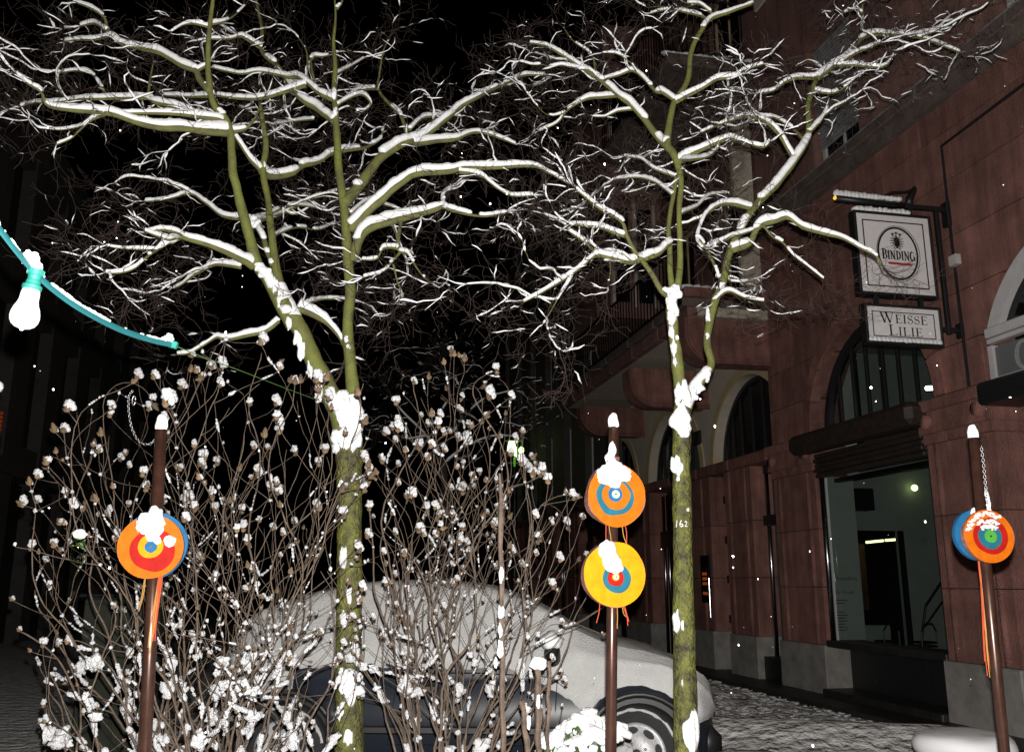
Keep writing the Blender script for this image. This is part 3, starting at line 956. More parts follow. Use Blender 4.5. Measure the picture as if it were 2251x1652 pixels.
mb.prism([(ex-.016, ez+.05), (ex+.016, ez+.05), (ex+.024, ez), (ex+.012, ez-.05), (ex, ez-.065), (ex-.012, ez-.05), (ex-.024, ez)], -.041, -.037)
for s in (-1, 1):
    for k in range(6):
        a = R(62 - 26*k)
        stroke_poly(mb, [(ex+s*.014, ez+.028-.010*k), (ex+s*(.018+.058*cos(a)), ez+.025-.010*k+.045*sin(a))], [.012, .005], -.041, -.037)
    stroke_poly(mb, [(ex+s*.006, ez-.05), (ex+s*.03, ez-.08)], [.008, .004], -.041, -.037)
for dx, dz in ((-.04, .072), (0, .085), (.04, .072)):
    mb.prism([(ex+dx-.013, ez+dz), (ex+dx+.013, ez+dz), (ex+dx+.016, ez+dz+.022), (ex+dx+.007, ez+dz+.012), (ex+dx, ez+dz+.026), (ex+dx-.007, ez+dz+.012), (ex+dx-.016, ez+dz+.022)], -.041, -.037)
stroke_poly(mb, [(ex, ez+.05), (ex-.006, ez+.07), (ex-.02, ez+.066)], [.014, .012, .005], -.041, -.037)
mb.build('emblem', INK, s1)
mb = MB()
for k in range(12): mb.ico((-1.03 + k*.05, -.005, h1+.05), .05, .05, .028+.016*random.random(), 1, .4)
mb.build('snow_cap', SNOWF, s1, smooth=True)
s2, h2 = board('name_sign', 'white oblong sign reading WEISSE LILIE, hung below the brewery sign', -1.035, -.265, 3.565, 3.905)
line_rect(-.985, -.315, .045, .295, .009, s2)
mb = MB()
text_mesh(mb, 'WEISSE', -.905, .185, .51, [.105, .085, .085, .085, .085, .085], -.0395, .95)
text_mesh(mb, 'LILIE', -.82, .062, .36, [.105, .085, .085, .085, .085], -.0395, .95)
mb.build('lettering', INK, s2)
mb = MB()
for k in range(17): mb.ico((-1.02 + k*.046, -.040, .016), .032, .016, .022+.008*random.random(), 1, .4)
mb.build('snow_strip', SNOWF, s2, smooth=True)
br = empty('sign_bracket', 'black iron wall bracket carrying the two hanging pub signs', 'bracket', W(7.4, 0, 3.6), AZ)
mb = MB(); mb.bbox((-.16, -.022, .08), (-.116, .022, 1.36), .005); mb.build('upright', BLACK, br)
mb = MB(); mb.bbox((-.80, -.022, 1.36), (.0, .022, 1.405), .005); mb.build('arm', BLACK, br)
mb = MB(); mb.bbox((-.24, -.02, .10), (.0, .02, .15), .005); mb.build('lower_brace', BLACK, br)
mb = MB(); mb.bbox((-.045, -.05, 1.20), (.0, .05, 1.46), .008); mb.build('wall_plate', BLACK, br)
mb = MB(); mb.bbox((-.03, -.05, .05), (.0, .05, .2), .008); mb.build('wall_plate', BLACK, br)
for a, b in (((-.92, -.02, .335), (-.88, .02, .422)), ((-.44, -.02, .335), (-.40, .02, .422)), ((-.46, -.02, 1.278), (-.42, .02, 1.36))):
    mb = MB(); mb.box(a, b); mb.build('hanger', BLACK, br)
sl = empty('sign_lamp', 'long black tubular lamp topped with snow above the brewery sign', 'lamp', W(7.4, 0, 5.02), AZ)
mb = MB(); mb.tube([(-1.24, 0, -.02), (-.50, 0, -.035)], .032, 12); mb.build('housing', BLACK, sl, smooth=True)
mb = MB(); mb.ico((-1.245, 0, -.02), .02, .02, .02, 1, 0); mb.build('end_light', AMBER, sl, smooth=True)
mb = MB(); mb.tube([(-.72, 0, .01), (-.68, 0, .06), (-.60, 0, .10), (-.46, 0, .115), (-.36, 0, .15)], .014, 8); mb.tube([(-.44, 0, -.02), (-.42, 0, .05), (-.36, 0, .15), (-.345, 0, .18)], [.04, .04, .03, .015], 8); mb.build('arm', BLACK, sl, smooth=True)
mb = MB()
for k in range(17): mb.ico((-1.22+.042*k, 0, .030), .042, .032, .036+.008*random.random()-.001*k, 1, .3)
mb.build('snow_cap', SNOWF, sl, smooth=True)

# ================================================================== CAR (snow-covered, side-on behind the shrubs)
def car():
    root = empty('parked_car', 'small dark blue hatchback buried under snow, parked behind the leafless shrubs', 'car', (0.85, 6.80, 0), R(-3))
    # local x forward (to the right), y away from the street; the front wheel hub stands at x = 0
    L0, L1 = -2.80, .53
    def top(x):                                   # silhouette along the middle
        pts = [(-2.80, .62), (-2.74, .90), (-2.56, 1.12), (-2.2, 1.25), (-1.8, 1.31), (-1.35, 1.32), (-.98, 1.28), (-.68, 1.17), (-.42, 1.02), (-.22, .925), (0, .88), (.18, .84), (.32, .775), (.43, .68), (.50, .55), (.53, .42)]
        for (a, za), (b, zb) in zip(pts[:-1], pts[1:]):
            if a <= x <= b: 
                t = (x-a)/(b-a); return za + (zb-za)*t
        return pts[-1][1] if x > 0 else pts[0][1]
    def half(x):
        k = 1.0
        if x > .12: k = math.sqrt(max(.02, 1 - ((x-.12)/.43)**2.6))*.93 + .07
        if x < -2.4: k = math.sqrt(max(.02, 1 - ((-2.4-x)/.43)**2.6))*.9 + .1
        return .79*k
    NX = 110
    xs = [L0 + (L1-L0)*i/NX for i in range(NX+1)]
    zb = .20
    def section(x):
        t, h = top(x), half(x)
        belt = min(.80, t - .05)
        belt = max(belt, zb+.05)
        pts = []
        for k in range(15):
            f = k/14
            z = zb + (belt-zb)*f
            bul = .885 + .115*sin(pi*min(1, .12+f*.86)) if f < .97 else .925
            pts.append((h*bul, z))
        g = t - belt
        hood = max(0, 1-g/.45)
        for f in (.25, .5, .75, .9, 1.0):
            ins = (.95 - .34*f*(1-hood) - .10*f*f*hood)
            pts.append((h*ins, belt + g*(f if hood < .5 else f**.6)*.93))
        pts.append((h*.42, belt + g*.985)); pts.append((h*.2, t)); pts.append((0, t+.004))
        return pts
    secs = [section(x) for x in xs]
    m = len(secs[0])
    hubs = [0.0, -2.28]
    def build(side_fn, name, mt, parent, keep=None):
        mb = MB()
        idx = {}
        for i, x in enumerate(xs):
            for s in (-1, 1):
                for k in range(m):
                    y, z = secs[i][k]
                    p = side_fn(x, s*y, z, k)
                    idx[(i, s, k)] = len(mb.v)
                    mb.v.append(p)
        for i in range(NX):
            for s in (-1, 1):
                for k in range(m-1):
                    q = [idx[(i, s, k)], idx[(i+1, s, k)], idx[(i+1, s, k+1)], idx[(i, s, k+1)]]
                    c = sum((Vector(mb.v[a]) for a in q), Vector())/4
                    if keep and not keep(c, i, s, k): continue
                    mb.f.append(tuple(q) if s < 0 else tuple(reversed(q)))
        return mb.build(name, mt, parent, smooth=True)
    def snap(x, y, z, k):
        for hx in hubs:
            d = math.hypot(x-hx, z-.30)
            if .27 < d < .40 and k < 15:
                f = .345/d
                return (hx+(x-hx)*f, y, .30+(z-.30)*f)
        return (x, y, z)
    def keep_body(c, i, s, k):
        return not (k < 14 and any(math.hypot(c.x-hx, c.z-.30) < .338 for hx in hubs))
    build(snap, 'body', NAVY, root, keep_body)
    mb = MB(); mb.box((L0+.08, -.70, .16), (L1-.1, .70, .24)); mb.build('underbody', BLACK, root)
    for hx in hubs:
        for s in (-1, 1):
            mb = MB()
            pl = [(hx+.35*cos(a), .30+.35*sin(a)) for a in [pi*k/18 - .25 for k in range(22)]]
            mb.tube([(p[0], s*.765, p[1]) for p in pl], .022, 8)
            mb.build('wheel_arch', BLACK, root, smooth=True)
            mb = MB(); mb.lathe([(.34, -.0), (.34, .30)], 24, 'y', (hx, s*.70 if s < 0 else .40, .30)); mb.build('arch_liner', BLACK, root)
            wh = MB()
            wh.lathe([(.19, -.085), (.235, -.085), (.272, -.07), (.288, -.035), (.29, 0), (.288, .05), (.27, .08), (.19, .085)], 36, 'y')
            ty = wh.build('wheel', TYRE, root, smooth=True)
            ty.location = (hx, s*.70, .30)
            ty.rotation_euler.z = (R(-17) if hx == 0 else 0) + (0 if s < 0 else pi)
            mb = MB()
            prof = [(.188, -.078), (.180, -.092), (.165, -.096), (.12, -.088), (.07, -.092), (.042, -.102), (.03, -.10)]
            mb.lathe(prof, 40, 'y'); hc = mb.build('hubcap', HUBCAP, ty, smooth=True)
            for k in range(8):
                a = 2*pi*k/8 + .2
                m2 = MB(); ring = []
                for j in range(10):
                    b = 2*pi*j/10
                    rr, tt = .140 + .022*sin(b), .040*cos(b)
                    ring.append((rr*cos(a) - tt*sin(a), rr*sin(a) + tt*cos(a)))
                m2.prism(ring, -.0975, -.07); m2.build('vent_hole', BLACK, ty)
            m2 = MB(); m2.lathe([(.030, -.104), (.027, -.1045)], 14, 'y'); m2.build('hub_centre', BLACK, ty)
            for k in range(4):
                m2 = MB(); a = pi*k/2 + .5; m2.ico((.062*cos(a), -.097, .062*sin(a)), .009, .008, .009, 1, 0); m2.build('wheel_bolt', SHINE, ty, smooth=True)
            m2 = MB()
            ar = [R(10) + R(150)*k/40 for k in range(41)]
            m2.tube([Vector(((.258+.006*mnoise.noise(Vector((a*6, hx, s))))*cos(a), -.079, (.258+.006*mnoise.noise(Vector((a*6, hx, s))))*sin(a))) for a in ar], [.004+.010*max(0, .55+mnoise.noise(Vector((a*5, s, hx)))) for a in ar], 7, True)
            m2.ico((-.11, -.10, -.03), .055, .02, .085, 2, .5); m2.ico((-.05, -.10, .01), .03, .012, .03, 1, .5)
            m2.build('wheel_snow', CARSNOW, ty, smooth=True, kind='stuff')
    # side glass, door, handle, mirror, lights, plate
    for s in (-1, 1):
        for a, b in ((-2.5, -1.62), (-1.52, -.62)):
            mb = MB()
            q = []
            for x in (a, b):
                sc = section(x)
                q.append([(x, s*(sc[15][0]+.004), sc[15][1]), (x + (-.12 if x > -.7 else 0), s*(sc[18][0]+.004), min(sc[18][1], 1.26))])
            mb.v = [q[0][0], q[1][0], q[1][1], q[0][1]]; mb.f = [(0, 1, 2, 3)]
            mb.build('side_window', CARGLASS, root)
        mb = MB(); mb.tube([(x_, s*(half(x_)*.985+.004), z_) for x_, z_ in ((-.55, .34), (-.52, .75), (-1.0, .775), (-1.55, .775), (-1.6, .34), (-.55, .34))], .004, 4); dsh = mb.build('door_gap', BLACK, root)
        mb = MB(); mb.bbox((-1.46, s*.79-.012, .66), (-1.28, s*.79+.012, .70), .008); mb.build('door_handle', BLACK, root)
        mb = MB(); mb.ico((-.55, s*.86, .90), .055, .10, .075, 2, .1); mi = mb.build('door_mirror', BLACK, root, smooth=True)
        mb = MB(); mb.ico((-.55, s*.86, .975), .075, .11, .06, 2, .3); mb.build('mirror_snow', SNOWF, mi, smooth=True)
        mb = MB(); mb.ico((.32, s*.48, .60), .10, .15, .07, 2, 0); mb.build('headlight', CARGLASS, root, smooth=True)
        mb = MB(); mb.ico((-2.68, s*.55, .72), .07, .10, .10, 2, 0); mb.build('tail_light', REDP, root, smooth=True)
        mb = MB(); mb.bbox((-2.0, s*.785-.015, .40), (-.40, s*.785+.015, .455), .012); mb.build('rubbing_strip', BLACK, root)
        mb = MB(); mb.bbox((-1.9, s*.74-.02, .19), (-.42, s*.74+.03, .27), .012); mb.build('sill', NAVY, root)
    mb = MB(); mb.bbox((.36, -.58, .22), (.545, .58, .43), .06); mb.build('bumper', BLACK, root, smooth=True)
    # the blanket of snow: a shell over the roof, glass, bonnet and wing
    def lower(x, side):
        n = mnoise.noise(Vector((x*3, side, 2)))*.02 + mnoise.noise(Vector((x*17, side, 5)))*.012
        if x > .33: return .47 + n*1.6
        if x > -.34:
            d = math.hypot(x, 0)
            return max(.30 + math.sqrt(max(0, .40**2 - x*x)), .56) + n
        if x > -.85: return .80 - .26*((x+.85)/.51)**1.3 + n
        if x < -2.25: return .46 + n
        return .80 + n
    def shell(x, y, z, k):
        n = mnoise.noise(Vector((x*2.2, y*2.2, z*2.2)))*.012 + mnoise.noise(Vector((x*9, y*9, z*9)))*.006 + mnoise.noise(Vector((x*23, y*23, z*23)))*.003
        lo = lower(x, 1 if y > 0 else -1)
        for hx in hubs:
            d = math.hypot(x-hx, z-.30)
            if .27 < d < .40 and k < 15:
                f = .36/d
                x, z = hx+(x-hx)*f, .30+(z-.30)*f
        f = max(-1.0, min(1, (z-lo)/.045))               # below its edge the shell sinks into the bodywork
        t = (.026+n)*f if f > 0 else .03*f
        up = k >= m-5
        yy = y*(1 + (t/.75 if not up else t*.3))
        return (x + (t if x > .34 else 0) - (t if x < -2.5 else 0), yy, z + (t*1.6 if up else t*.2))
    def keep_snow(c, i, s, k):
        return keep_body(c, i, s, k) and c.z > .42
    build(shell, 'snow_cover', CARSNOW, root, keep_snow)
    return root
car()

# ================================================================== TREES
def catmull(pts, n):
    out = []
    for i in range(len(pts)-1):
        p0, p1, p2, p3 = pts[max(0, i-1)], pts[i], pts[i+1], pts[min(len(pts)-1, i+2)]
        for k in range(n):
            t = k/n
            out.append(.5*((2*p1) + (-p0+p2)*t + (2*p0-5*p1+4*p2-p3)*t*t + (-p0+3*p1-3*p2+p3)*t**3))
    out.append(pts[-1])
    return out

def by_sign(p):                                  # wind-swept bare twigs in the shelter of the hanging signs
    d = p - EYE
    fw = d.y*cos(PITCH) + d.z*sin(PITCH)
    x, y = 1125.5 + FPX*d.x/fw, 826 - FPX*(d.z*cos(PITCH) - d.y*sin(PITCH))/fw
    return x > 1770 and 420 < y < 800

class Tree:
    def __init__(s, name, label, Y, base):
        s.Y, s.base = Y, Vector(base)
        s.root = empty(name, label, 'tree', base, 0, 'trees along the street')
        s.nodes = []                     # (px, py, Y)
        s.lines = []                     # world points with radii
    def depth_at(s, x, y):
        if not s.nodes: return s.Y
        return min(s.nodes, key=lambda q: (q[0]-x)**2 + (q[1]-y)**2)[2]
    def limb(s, name, pts, w0, w1, dz=0.0, m=BRANCH, snow=1.0, y0=None, n=5, sides=10, root_in=True):
        Y0 = s.depth_at(*pts[0]) if y0 is None else y0
        N = len(pts)-1
        V = [Vector((p[0], p[1], Y0 + dz*k/max(1, N))) for k, p in enumerate(pts)]
        V = catmull(V, n)
        M = len(V)-1
        P3, Rd = [], []
        for k, q in enumerate(V):
            t = k/M
            s.nodes.append((q.x, q.y, q.z))
            wd = (w0 + (w1-w0)*t) if not hasattr(w0, '__len__') else w0[min(len(w0)-1, int(t*(len(w0)-1)))] + (w0[min(len(w0)-1, int(t*(len(w0)-1))+1)] - w0[min(len(w0)-1, int(t*(len(w0)-1)))])*(t*(len(w0)-1) - int(t*(len(w0)-1)))
            r = span(wd, q.z)/2
            p = P(q.x, q.y, q.z)
            j = r*(.10 if name == 'trunk' else .18 if name == 'stem' else .34)
            p += Vector((mnoise.noise(p*9), mnoise.noise(p*9+Vector((7, 1, 3))), mnoise.noise(p*9+Vector((1, 9, 2)))))*j
            P3.append(p - s.base); Rd.append(r*(1+.10*mnoise.noise(p*14)))
        mb = MB(); mb.tube(P3, Rd, sides)
        o = mb.build(name, m, s.root, smooth=True)
        s.lines.append((P3, Rd, o, snow))
        return o, P3, Rd
    def snow_on(s, P3, Rd, parent, amount):
        mb = MB()
        run = []
        sd = random.random()*90
        def flush():
            if len(run) >= 2:
                pts = [q[0] for q in run]
                rr = [q[1] for q in run]
                rr[0] *= .45; rr[-1] *= .45
                i0 = len(mb.v)
                mb.tube(pts, rr, 8, True, 1.0, up=(0, 0, 1))
                for k, q in enumerate(run):                     # squash / raise each ring to its own height
                    for j in range(8):
                        vi = i0 + k*8 + j
                        v = Vector(mb.v[vi]); d = v - q[0]
                        z = d.z*(q[2]/max(1e-6, q[1])) * (1.0 if d.z > 0 else .7)
                        mb.v[vi] = (v.x, v.y, q[0].z + z)
            run.clear()
        # resample finely
        pts = catmull(P3, 3) if len(P3) > 2 else P3
        M = len(pts)-1
        for k, p in enumerate(pts):
            t = k/M*(len(Rd)-1)
            a = int(min(t, len(Rd)-2)); r = Rd[a] + (Rd[a+1]-Rd[a])*(t-a)
            d = (pts[min(M, k+1)] - pts[max(0, k-1)])
            if d.length < 1e-6: continue
            d.normalize()
            h = math.sqrt(max(0, 1-d.z*d.z))
            f = max(0, (h-.38)/.62)**.8
            nz = mnoise.noise(p*7 + Vector((sd, 0, 0)))
            n2 = mnoise.noise(p*22 + Vector((0, sd, 0)))
            n3 = mnoise.noise(p*55 + Vector((sd, sd, 0)))
            thick = (r*1.35+.015)*f*amount*(1+.34*nz+.20*n2+.10*n3)
            if f < .55: thick *= 1 if nz > -.05 else 0
            if thick < .005 or (r < .012 and nz < -.50): flush(); continue
            c = p + Vector((0, -r*.42, r*.38 + thick*.50))
            run.append((c, r*.98+.0045+.0025*n2+.0016*n3, thick*.60+r*.32))
        flush()
        if mb.v: mb.build('snow', SNOW, parent, smooth=True, kind='stuff')
    def finish_snow(s):
        for P3, Rd, o, a in s.lines:
            if a > 0: s.snow_on(P3, Rd, o, a)
    def secondary(s, skip, per_m, most):
        todo = []
        for P3, Rd, o, a in s.lines[skip:]:
            M = len(P3)-1
            L = sum((P3[k+1]-P3[k]).length for k in range(M))
            for _ in range(int(L*per_m*random.uniform(.6, 1.1)+.5)):
                t = random.uniform(.25, 1.0); k = min(M-1, int(t*M))
                todo.append((P3[k].lerp(P3[k+1], min(1, t*M-k)), (P3[k+1]-P3[k]).normalized(), Rd[k]))
        random.shuffle(todo)
        for p, d, r in todo[:most]:
            if by_sign(p+s.base) or by_sign(p+s.base+Vector((.3, 0, 0))): continue
            side = d.cross(Vector((0, 0, 1)))
            if side.length < .2: side = Vector((random.gauss(0, 1), random.gauss(0, 1), 0))
            side.normalize()
            d = (d*random.uniform(.2, .9) + side*random.choice((-1, 1))*random.uniform(.4, 1) + Vector((0, 0, random.uniform(-.35, .45)))).normalized()
            n = random.randint(6, 13)
            r0 = min(r*.55, random.uniform(.004, .008))
            pts, rr = [p.copy()], [r0]
            curl = Vector((random.gauss(0, 1), random.gauss(0, 1), random.gauss(0, .6)))*.16
            for k in range(n):
                d = (d + curl*.5 + Vector((random.gauss(0, .25), random.gauss(0, .25), random.gauss(0, .24)))).normalized()
                if abs(d.z) > .75: d.z *= .6
                if random.random() < .2: curl = -curl
                p = p + d*.042
                pts.append(p.copy()); rr.append(r0*(1-.75*(k+1)/n))
            mb = MB(); mb.tube(pts, rr, 6)
            o = mb.build('branch', BRANCH, s.root, smooth=True)
            s.lines.append((pts, rr, o, random.uniform(.55, .95)))
    def patch(s, mb, x, y, wpx, hpx, dep=None, th=.016):
        Y = s.depth_at(x, y) if dep is None else dep
        c = P(x, y, Y) - s.base
        mb.ico(c - Vector((0, th*.2, 0)), span(wpx, Y)/2, th, span(hpx, Y)/2*1.02, 2, .65)
    def twigs(s, per_m, lmin, lmax, upbias, skip=0, rmin=.0, snowp=.085, sub=4, ytop=None):
        tw, sn = MB(), MB()
        def crook(p, d, L, r, lev, seg=.035):
            pts, rr = [p.copy()], [r]
            n = max(3, int(L/seg))
            curl = Vector((random.gauss(0, 1), random.gauss(0, 1), random.gauss(0, .7)))*.13
            for k in range(n):
                d = (d + curl*.6 + Vector((random.gauss(0, .27), random.gauss(0, .27), random.gauss(0, .24)))).normalized()
                if random.random() < .25: curl = Vector((random.gauss(0, 1), random.gauss(0, 1), random.gauss(0, .8)))*.2
                p = p + d*seg
                pts.append(p.copy()); rr.append(max(.0010, r*(1-.75*(k+1)/n)))
                if lev < 2 and k > 0 and random.random() < sub*seg/L*1.3:
                    sdv = d.orthogonal().normalized(); sdv.rotate(Matrix.Rotation(random.random()*6.28, 3, d))
                    crook(p, (d*.6 + sdv*.9 + Vector((0, 0, .1))).normalized(), L*random.uniform(.3, .6), rr[-1]*.75, lev+1)
            tw.tube(pts, rr, 3, False)
            run = []
            sd = random.random()*80
            for k in range(len(pts)):
                dd = (pts[min(len(pts)-1, k+1)]-pts[max(0, k-1)]).normalized()
                g = mnoise.noise(pts[k]*10 + Vector((sd, 0, 0)))
                lim = (-.14, .24, .60)[lev]
                if by_sign(pts[k]+s.base): lim = 9
                if abs(dd.z) < .70 and g > lim - snowp:
                    run.append((pts[k], (.0016 + .0085*(g-lim+snowp)*(.80, .75, .7)[lev])*random.uniform(.75, 1.25)))
                    if k < len(pts)-1: continue
                if len(run) >= 2:
                    sn.tube([q+Vector((0, -b*.3, b*.8)) for q, b in run], [run[0][1]*.4]+[b for q, b in run[1:-1]]+[run[-1][1]*.35], 5, True)
                elif len(run) == 1:
                    pass
                run = []
        for P3, Rd, o, a in s.lines[skip:]:
            M = len(P3)-1
            Ltot = sum((P3[k+1]-P3[k]).length for k in range(M))
            cnt = int(Ltot*per_m + random.random())
            for _ in range(cnt):
                t = random.random()**.8
                k = min(M-1, int(t*M))
                if Rd[k] < rmin: continue
                p = P3[k].lerp(P3[k+1], t*M-k)
                d = (P3[k+1]-P3[k]).normalized()
                sdv = Vector((random.gauss(0, 1), random.gauss(0, 1), random.gauss(0, .45)+upbias))
                crook(p, (d*.55 + sdv.normalized()).normalized(), random.uniform(lmin, lmax), random.uniform(.0017, .0032), 0)
            # a brush of twigs at the tip
            for _ in range(4):
                d = (P3[-1]-P3[-2]).normalized()
                crook(P3[-1], (d + Vector((random.gauss(0, .45), random.gauss(0, .45), random.gauss(0, .35)+upbias*.5))).normalized(), random.uniform(lmin*1.1, lmax*1.2), Rd[-1]*.7, 0)
        tw.build('twigs', TWIG, s.root, kind='stuff')
        sn.build('twig_snow', SNOW, s.root, smooth=True, kind='stuff')
        return len(tw.f), len(sn.f)

# ---- left tree
tl = Tree('street_tree', 'large forked mossy tree with heavy snow on its branches, left of centre behind the magnolia', 5.2, P(768, 1640, 5.2).xy.to_3d())
b0 = P(768, 1640, 5.2)
trunk_pts = [Vector((0, 0, 0)), Vector((0, 0, .3))]
tl.limb('trunk', [(770, 2060), (770, 1850), (768, 1652), (767, 1400), (768, 1200), (768, 1060), (768, 985), (764, 905)], [60, 59, 57, 56, 52, 54, 62, 54], 54, 0, BARKLOW, 0, n=8, sides=18)
tl.limb('stem', [(764, 960), (742, 895), (712, 838), (685, 780), (660, 725), (640, 690), (622, 660)], [58, 48, 42, 38, 38, 36, 30], 30, -.10, BARK, .0, n=6, sides=14)
tl.limb('stem', [(772, 985), (777, 900), (770, 800), (764, 720), (770, 640), (764, 560), (757, 470), (752, 420), (745, 370), (741, 300), (738, 250), (735, 200), (737, 150), (733, 95), (738, 30), (730, -40)], [44, 35, 27, 24, 25, 23, 20, 19, 18, 17, 15, 14, 11, 8, 5, 3], 3, .15, BARK, .5, n=5, sides=12)
tl.limb('stem', [(645, 715), (610, 655), (590, 615), (568, 586), (545, 512), (530, 450), (520, 410), (511, 372), (507, 300), (498, 265), (474, 237), (463, 203), (457, 135), (460, 68), (468, 0), (470, -60)], [34, 29, 27, 26, 23, 21, 20, 20, 18, 17, 16, 15, 13, 11, 9, 7], 7, -.25, BARK, .5, n=5, sides=12)
tl.limb('stem', [(650, 705), (626, 654), (609, 603), (599, 529), (592, 470), (589, 440), (578, 372), (585, 321), (575, 254), (571, 225)], [30, 26, 22, 18, 16, 15, 15, 14, 11, 6], 6, .25, BARK, .8, n=5)
NT = len(tl.lines)
A = [
 ([(600, 585), (586, 545), (572, 510), (556, 488), (530, 482), (490, 474), (455, 448), (420, 426), (370, 438), (318, 443)], 14, 5, .3),
 ([(556, 488), (590, 478), (618, 470), (660, 450), (700, 432), (745, 420)], 12, 6, .9),
 ([(557, 587), (530, 570), (501, 556), (455, 538), (406, 525), (389, 512), (355, 505), (321, 512)], 18, 7, -.5),
 ([(395, 520), (369, 532), (340, 552), (325, 563), (294, 590), (262, 600), (232, 600)], 10, 4, -.3),
 ([(389, 520), (372, 527), (345, 519), (318, 508)], 7, 4, -.2),
 ([(530, 588), (474, 582), (440, 598), (420, 610), (400, 625), (382, 634)], 8, 4, .3),
 ([(612, 705), (592, 722), (575, 732), (540, 738), (507, 745), (490, 744), (474, 742), (445, 760), (416, 776), (389, 779)], 11, 5, .1),
 ([(656, 678), (687, 691), (721, 711), (748, 742), (760, 775)], 18, 12, .15),
 ([(662, 676), (690, 662), (720, 657), (760, 658)], 7, 4, .4),
 ([(755, 445), (786, 416), (816, 369), (850, 338), (887, 315), (915, 306), (942, 292), (985, 257), (1013, 233), (1063, 206), (1121, 179), (1155, 166), (1199, 166)], 27, 6, .5),
 ([(908, 316), (952, 311), (1002, 306), (1043, 291), (1090, 301), (1134, 318)], 13, 5, .3),
 ([(896, 300), (881, 254), (850, 223), (832, 196), (833, 169), (843, 112), (857, 85)], 10, 4, .3),
 ([(832, 196), (810, 196), (779, 203), (760, 215)], 7, 4, .2),
 ([(900, 285), (928, 260), (960, 255), (982, 252), (1013, 257)], 8, 4, .4),
 ([(769, 505), (810, 463), (847, 430), (887, 399), (918, 382), (986, 376), (1023, 369), (1087, 369), (1168, 365), (1205, 379), (1249, 403)], 22, 6, -.4),
 ([(1010, 378), (1040, 382), (1063, 389), (1087, 409), (1124, 430), (1172, 430)], 9, 4, -.1),
 ([(777, 575), (783, 535), (806, 505), (850, 488), (901, 475), (955, 461), (975, 454), (1002, 464), (1057, 475), (1111, 468)], 25, 6, -.2),
 ([(975, 452), (976, 426), (1002, 409), (1023, 399)], 8, 4, .2),
 ([(881, 485), (877, 512), (876, 549), (898, 559), (914, 586), (930, 606), (948, 623)], 9, 4, -.2),
 ([(876, 546), (843, 546), (827, 569), (796, 571)], 7, 4, .1),
 ([(880, 553), (860, 576), (843, 596), (799, 610)], 7, 4, -.2),
 ([(864, 580), (874, 620), (881, 640), (876, 668)], 5, 3, 0),
 ([(575, 376), (592, 388), (636, 382), (666, 364), (697, 357), (727, 338), (766, 330), (800, 325), (833, 308), (843, 280)], 18, 8, .7),
 ([(578, 378), (548, 345), (528, 315), (511, 288)], 14, 12, -.1),
 ([(501, 291), (457, 289), (406, 282), (348, 281), (304, 271), (244, 250), (176, 244), (108, 233), (91, 203), (64, 186), (34, 162)], 19, 7, -.5),
 ([(490, 268), (474, 262), (436, 257), (372, 250), (304, 250), (247, 250)], 12, 8, -.2),
 ([(436, 256), (395, 238), (340, 225), (325, 217), (237, 217), (169, 220), (112, 227), (75, 226), (44, 235)], 11, 5, .2),
 ([(470, 212), (423, 213), (359, 210)], 8, 5, .2),
 ([(325, 217), (329, 180), (337, 138)], 8, 5, .1),
 ([(237, 217), (222, 190), (203, 164), (170, 156), (135, 160)], 8, 4, .1),
 ([(230, 252), (200, 264), (176, 285), (155, 305), (125, 318)], 7, 4, .0),
 ([(463, 203), (440, 176), (430, 156), (396, 142), (355, 118), (304, 105), (271, 98), (240, 74), (230, 41), (203, 20), (169, 7)], 17, 7, .1),
 ([(236, 70), (218, 56), (203, 52), (176, 58)], 9, 6, .1),
 ([(240, 80), (203, 88), (170, 88), (142, 91)], 6, 4, .1),
 ([(432, 157), (450, 146), (463, 135)], 9, 8, 0),
 ([(737, 268), (704, 244), (663, 217), (639, 186), (609, 145), (575, 112), (576, 68), (563, 0), (558, -40)], 18, 9, .4),
 ([(576, 108), (550, 92), (528, 80), (500, 86), (463, 86)], 9, 6, -.2),
 ([(457, 60), (425, 52), (400, 56), (376, 70)], 6, 4, -.1),
 ([(458, 55), (490, 48), (515, 34), (538, 12)], 7, 4, .2),
 ([(739, 222), (704, 206), (673, 179), (653, 169), (636, 170), (609, 164), (568, 158), (528, 162), (467, 149)], 13, 6, .2),
 ([(673, 188), (633, 200), (575, 216), (528, 217), (474, 210)], 11, 8, .1),
 ([(690, 176), (683, 129), (710, 124), (744, 115)], 7, 5, .2),
 ([(676, 150), (672, 108), (643, 68)], 6, 3, .1),
 ([(735, 165), (770, 146), (800, 128)], 6, 4, .3),
 ([(740, 232), (775, 212), (800, 210), (815, 230), (800, 245)], 7, 4, .3),
 ([(770, 470), (810, 440), (850, 452), (880, 460)], 6, 3, .6),
 ([(592, 470), (640, 452), (690, 456), (730, 470)], 6, 3, .8),
 ([(597, 520), (650, 500), (700, 505), (735, 490)], 6, 3, .8),
 ([(740, 20), (752, 0), (744, -30)], 8, 5, 0),
 ([(501, 290), (538, 284), (562, 257), (572, 230)], 10, 5, .1),
 ([(690, 262), (640, 268), (600, 275)], 4, 3, .4),
]
for pts, w0, w1, dz in A: tl.limb('branch', pts, w0, w1*.55, dz)
tl.secondary(NT, 3.2, 34)
tl.finish_snow()
mb = MB()
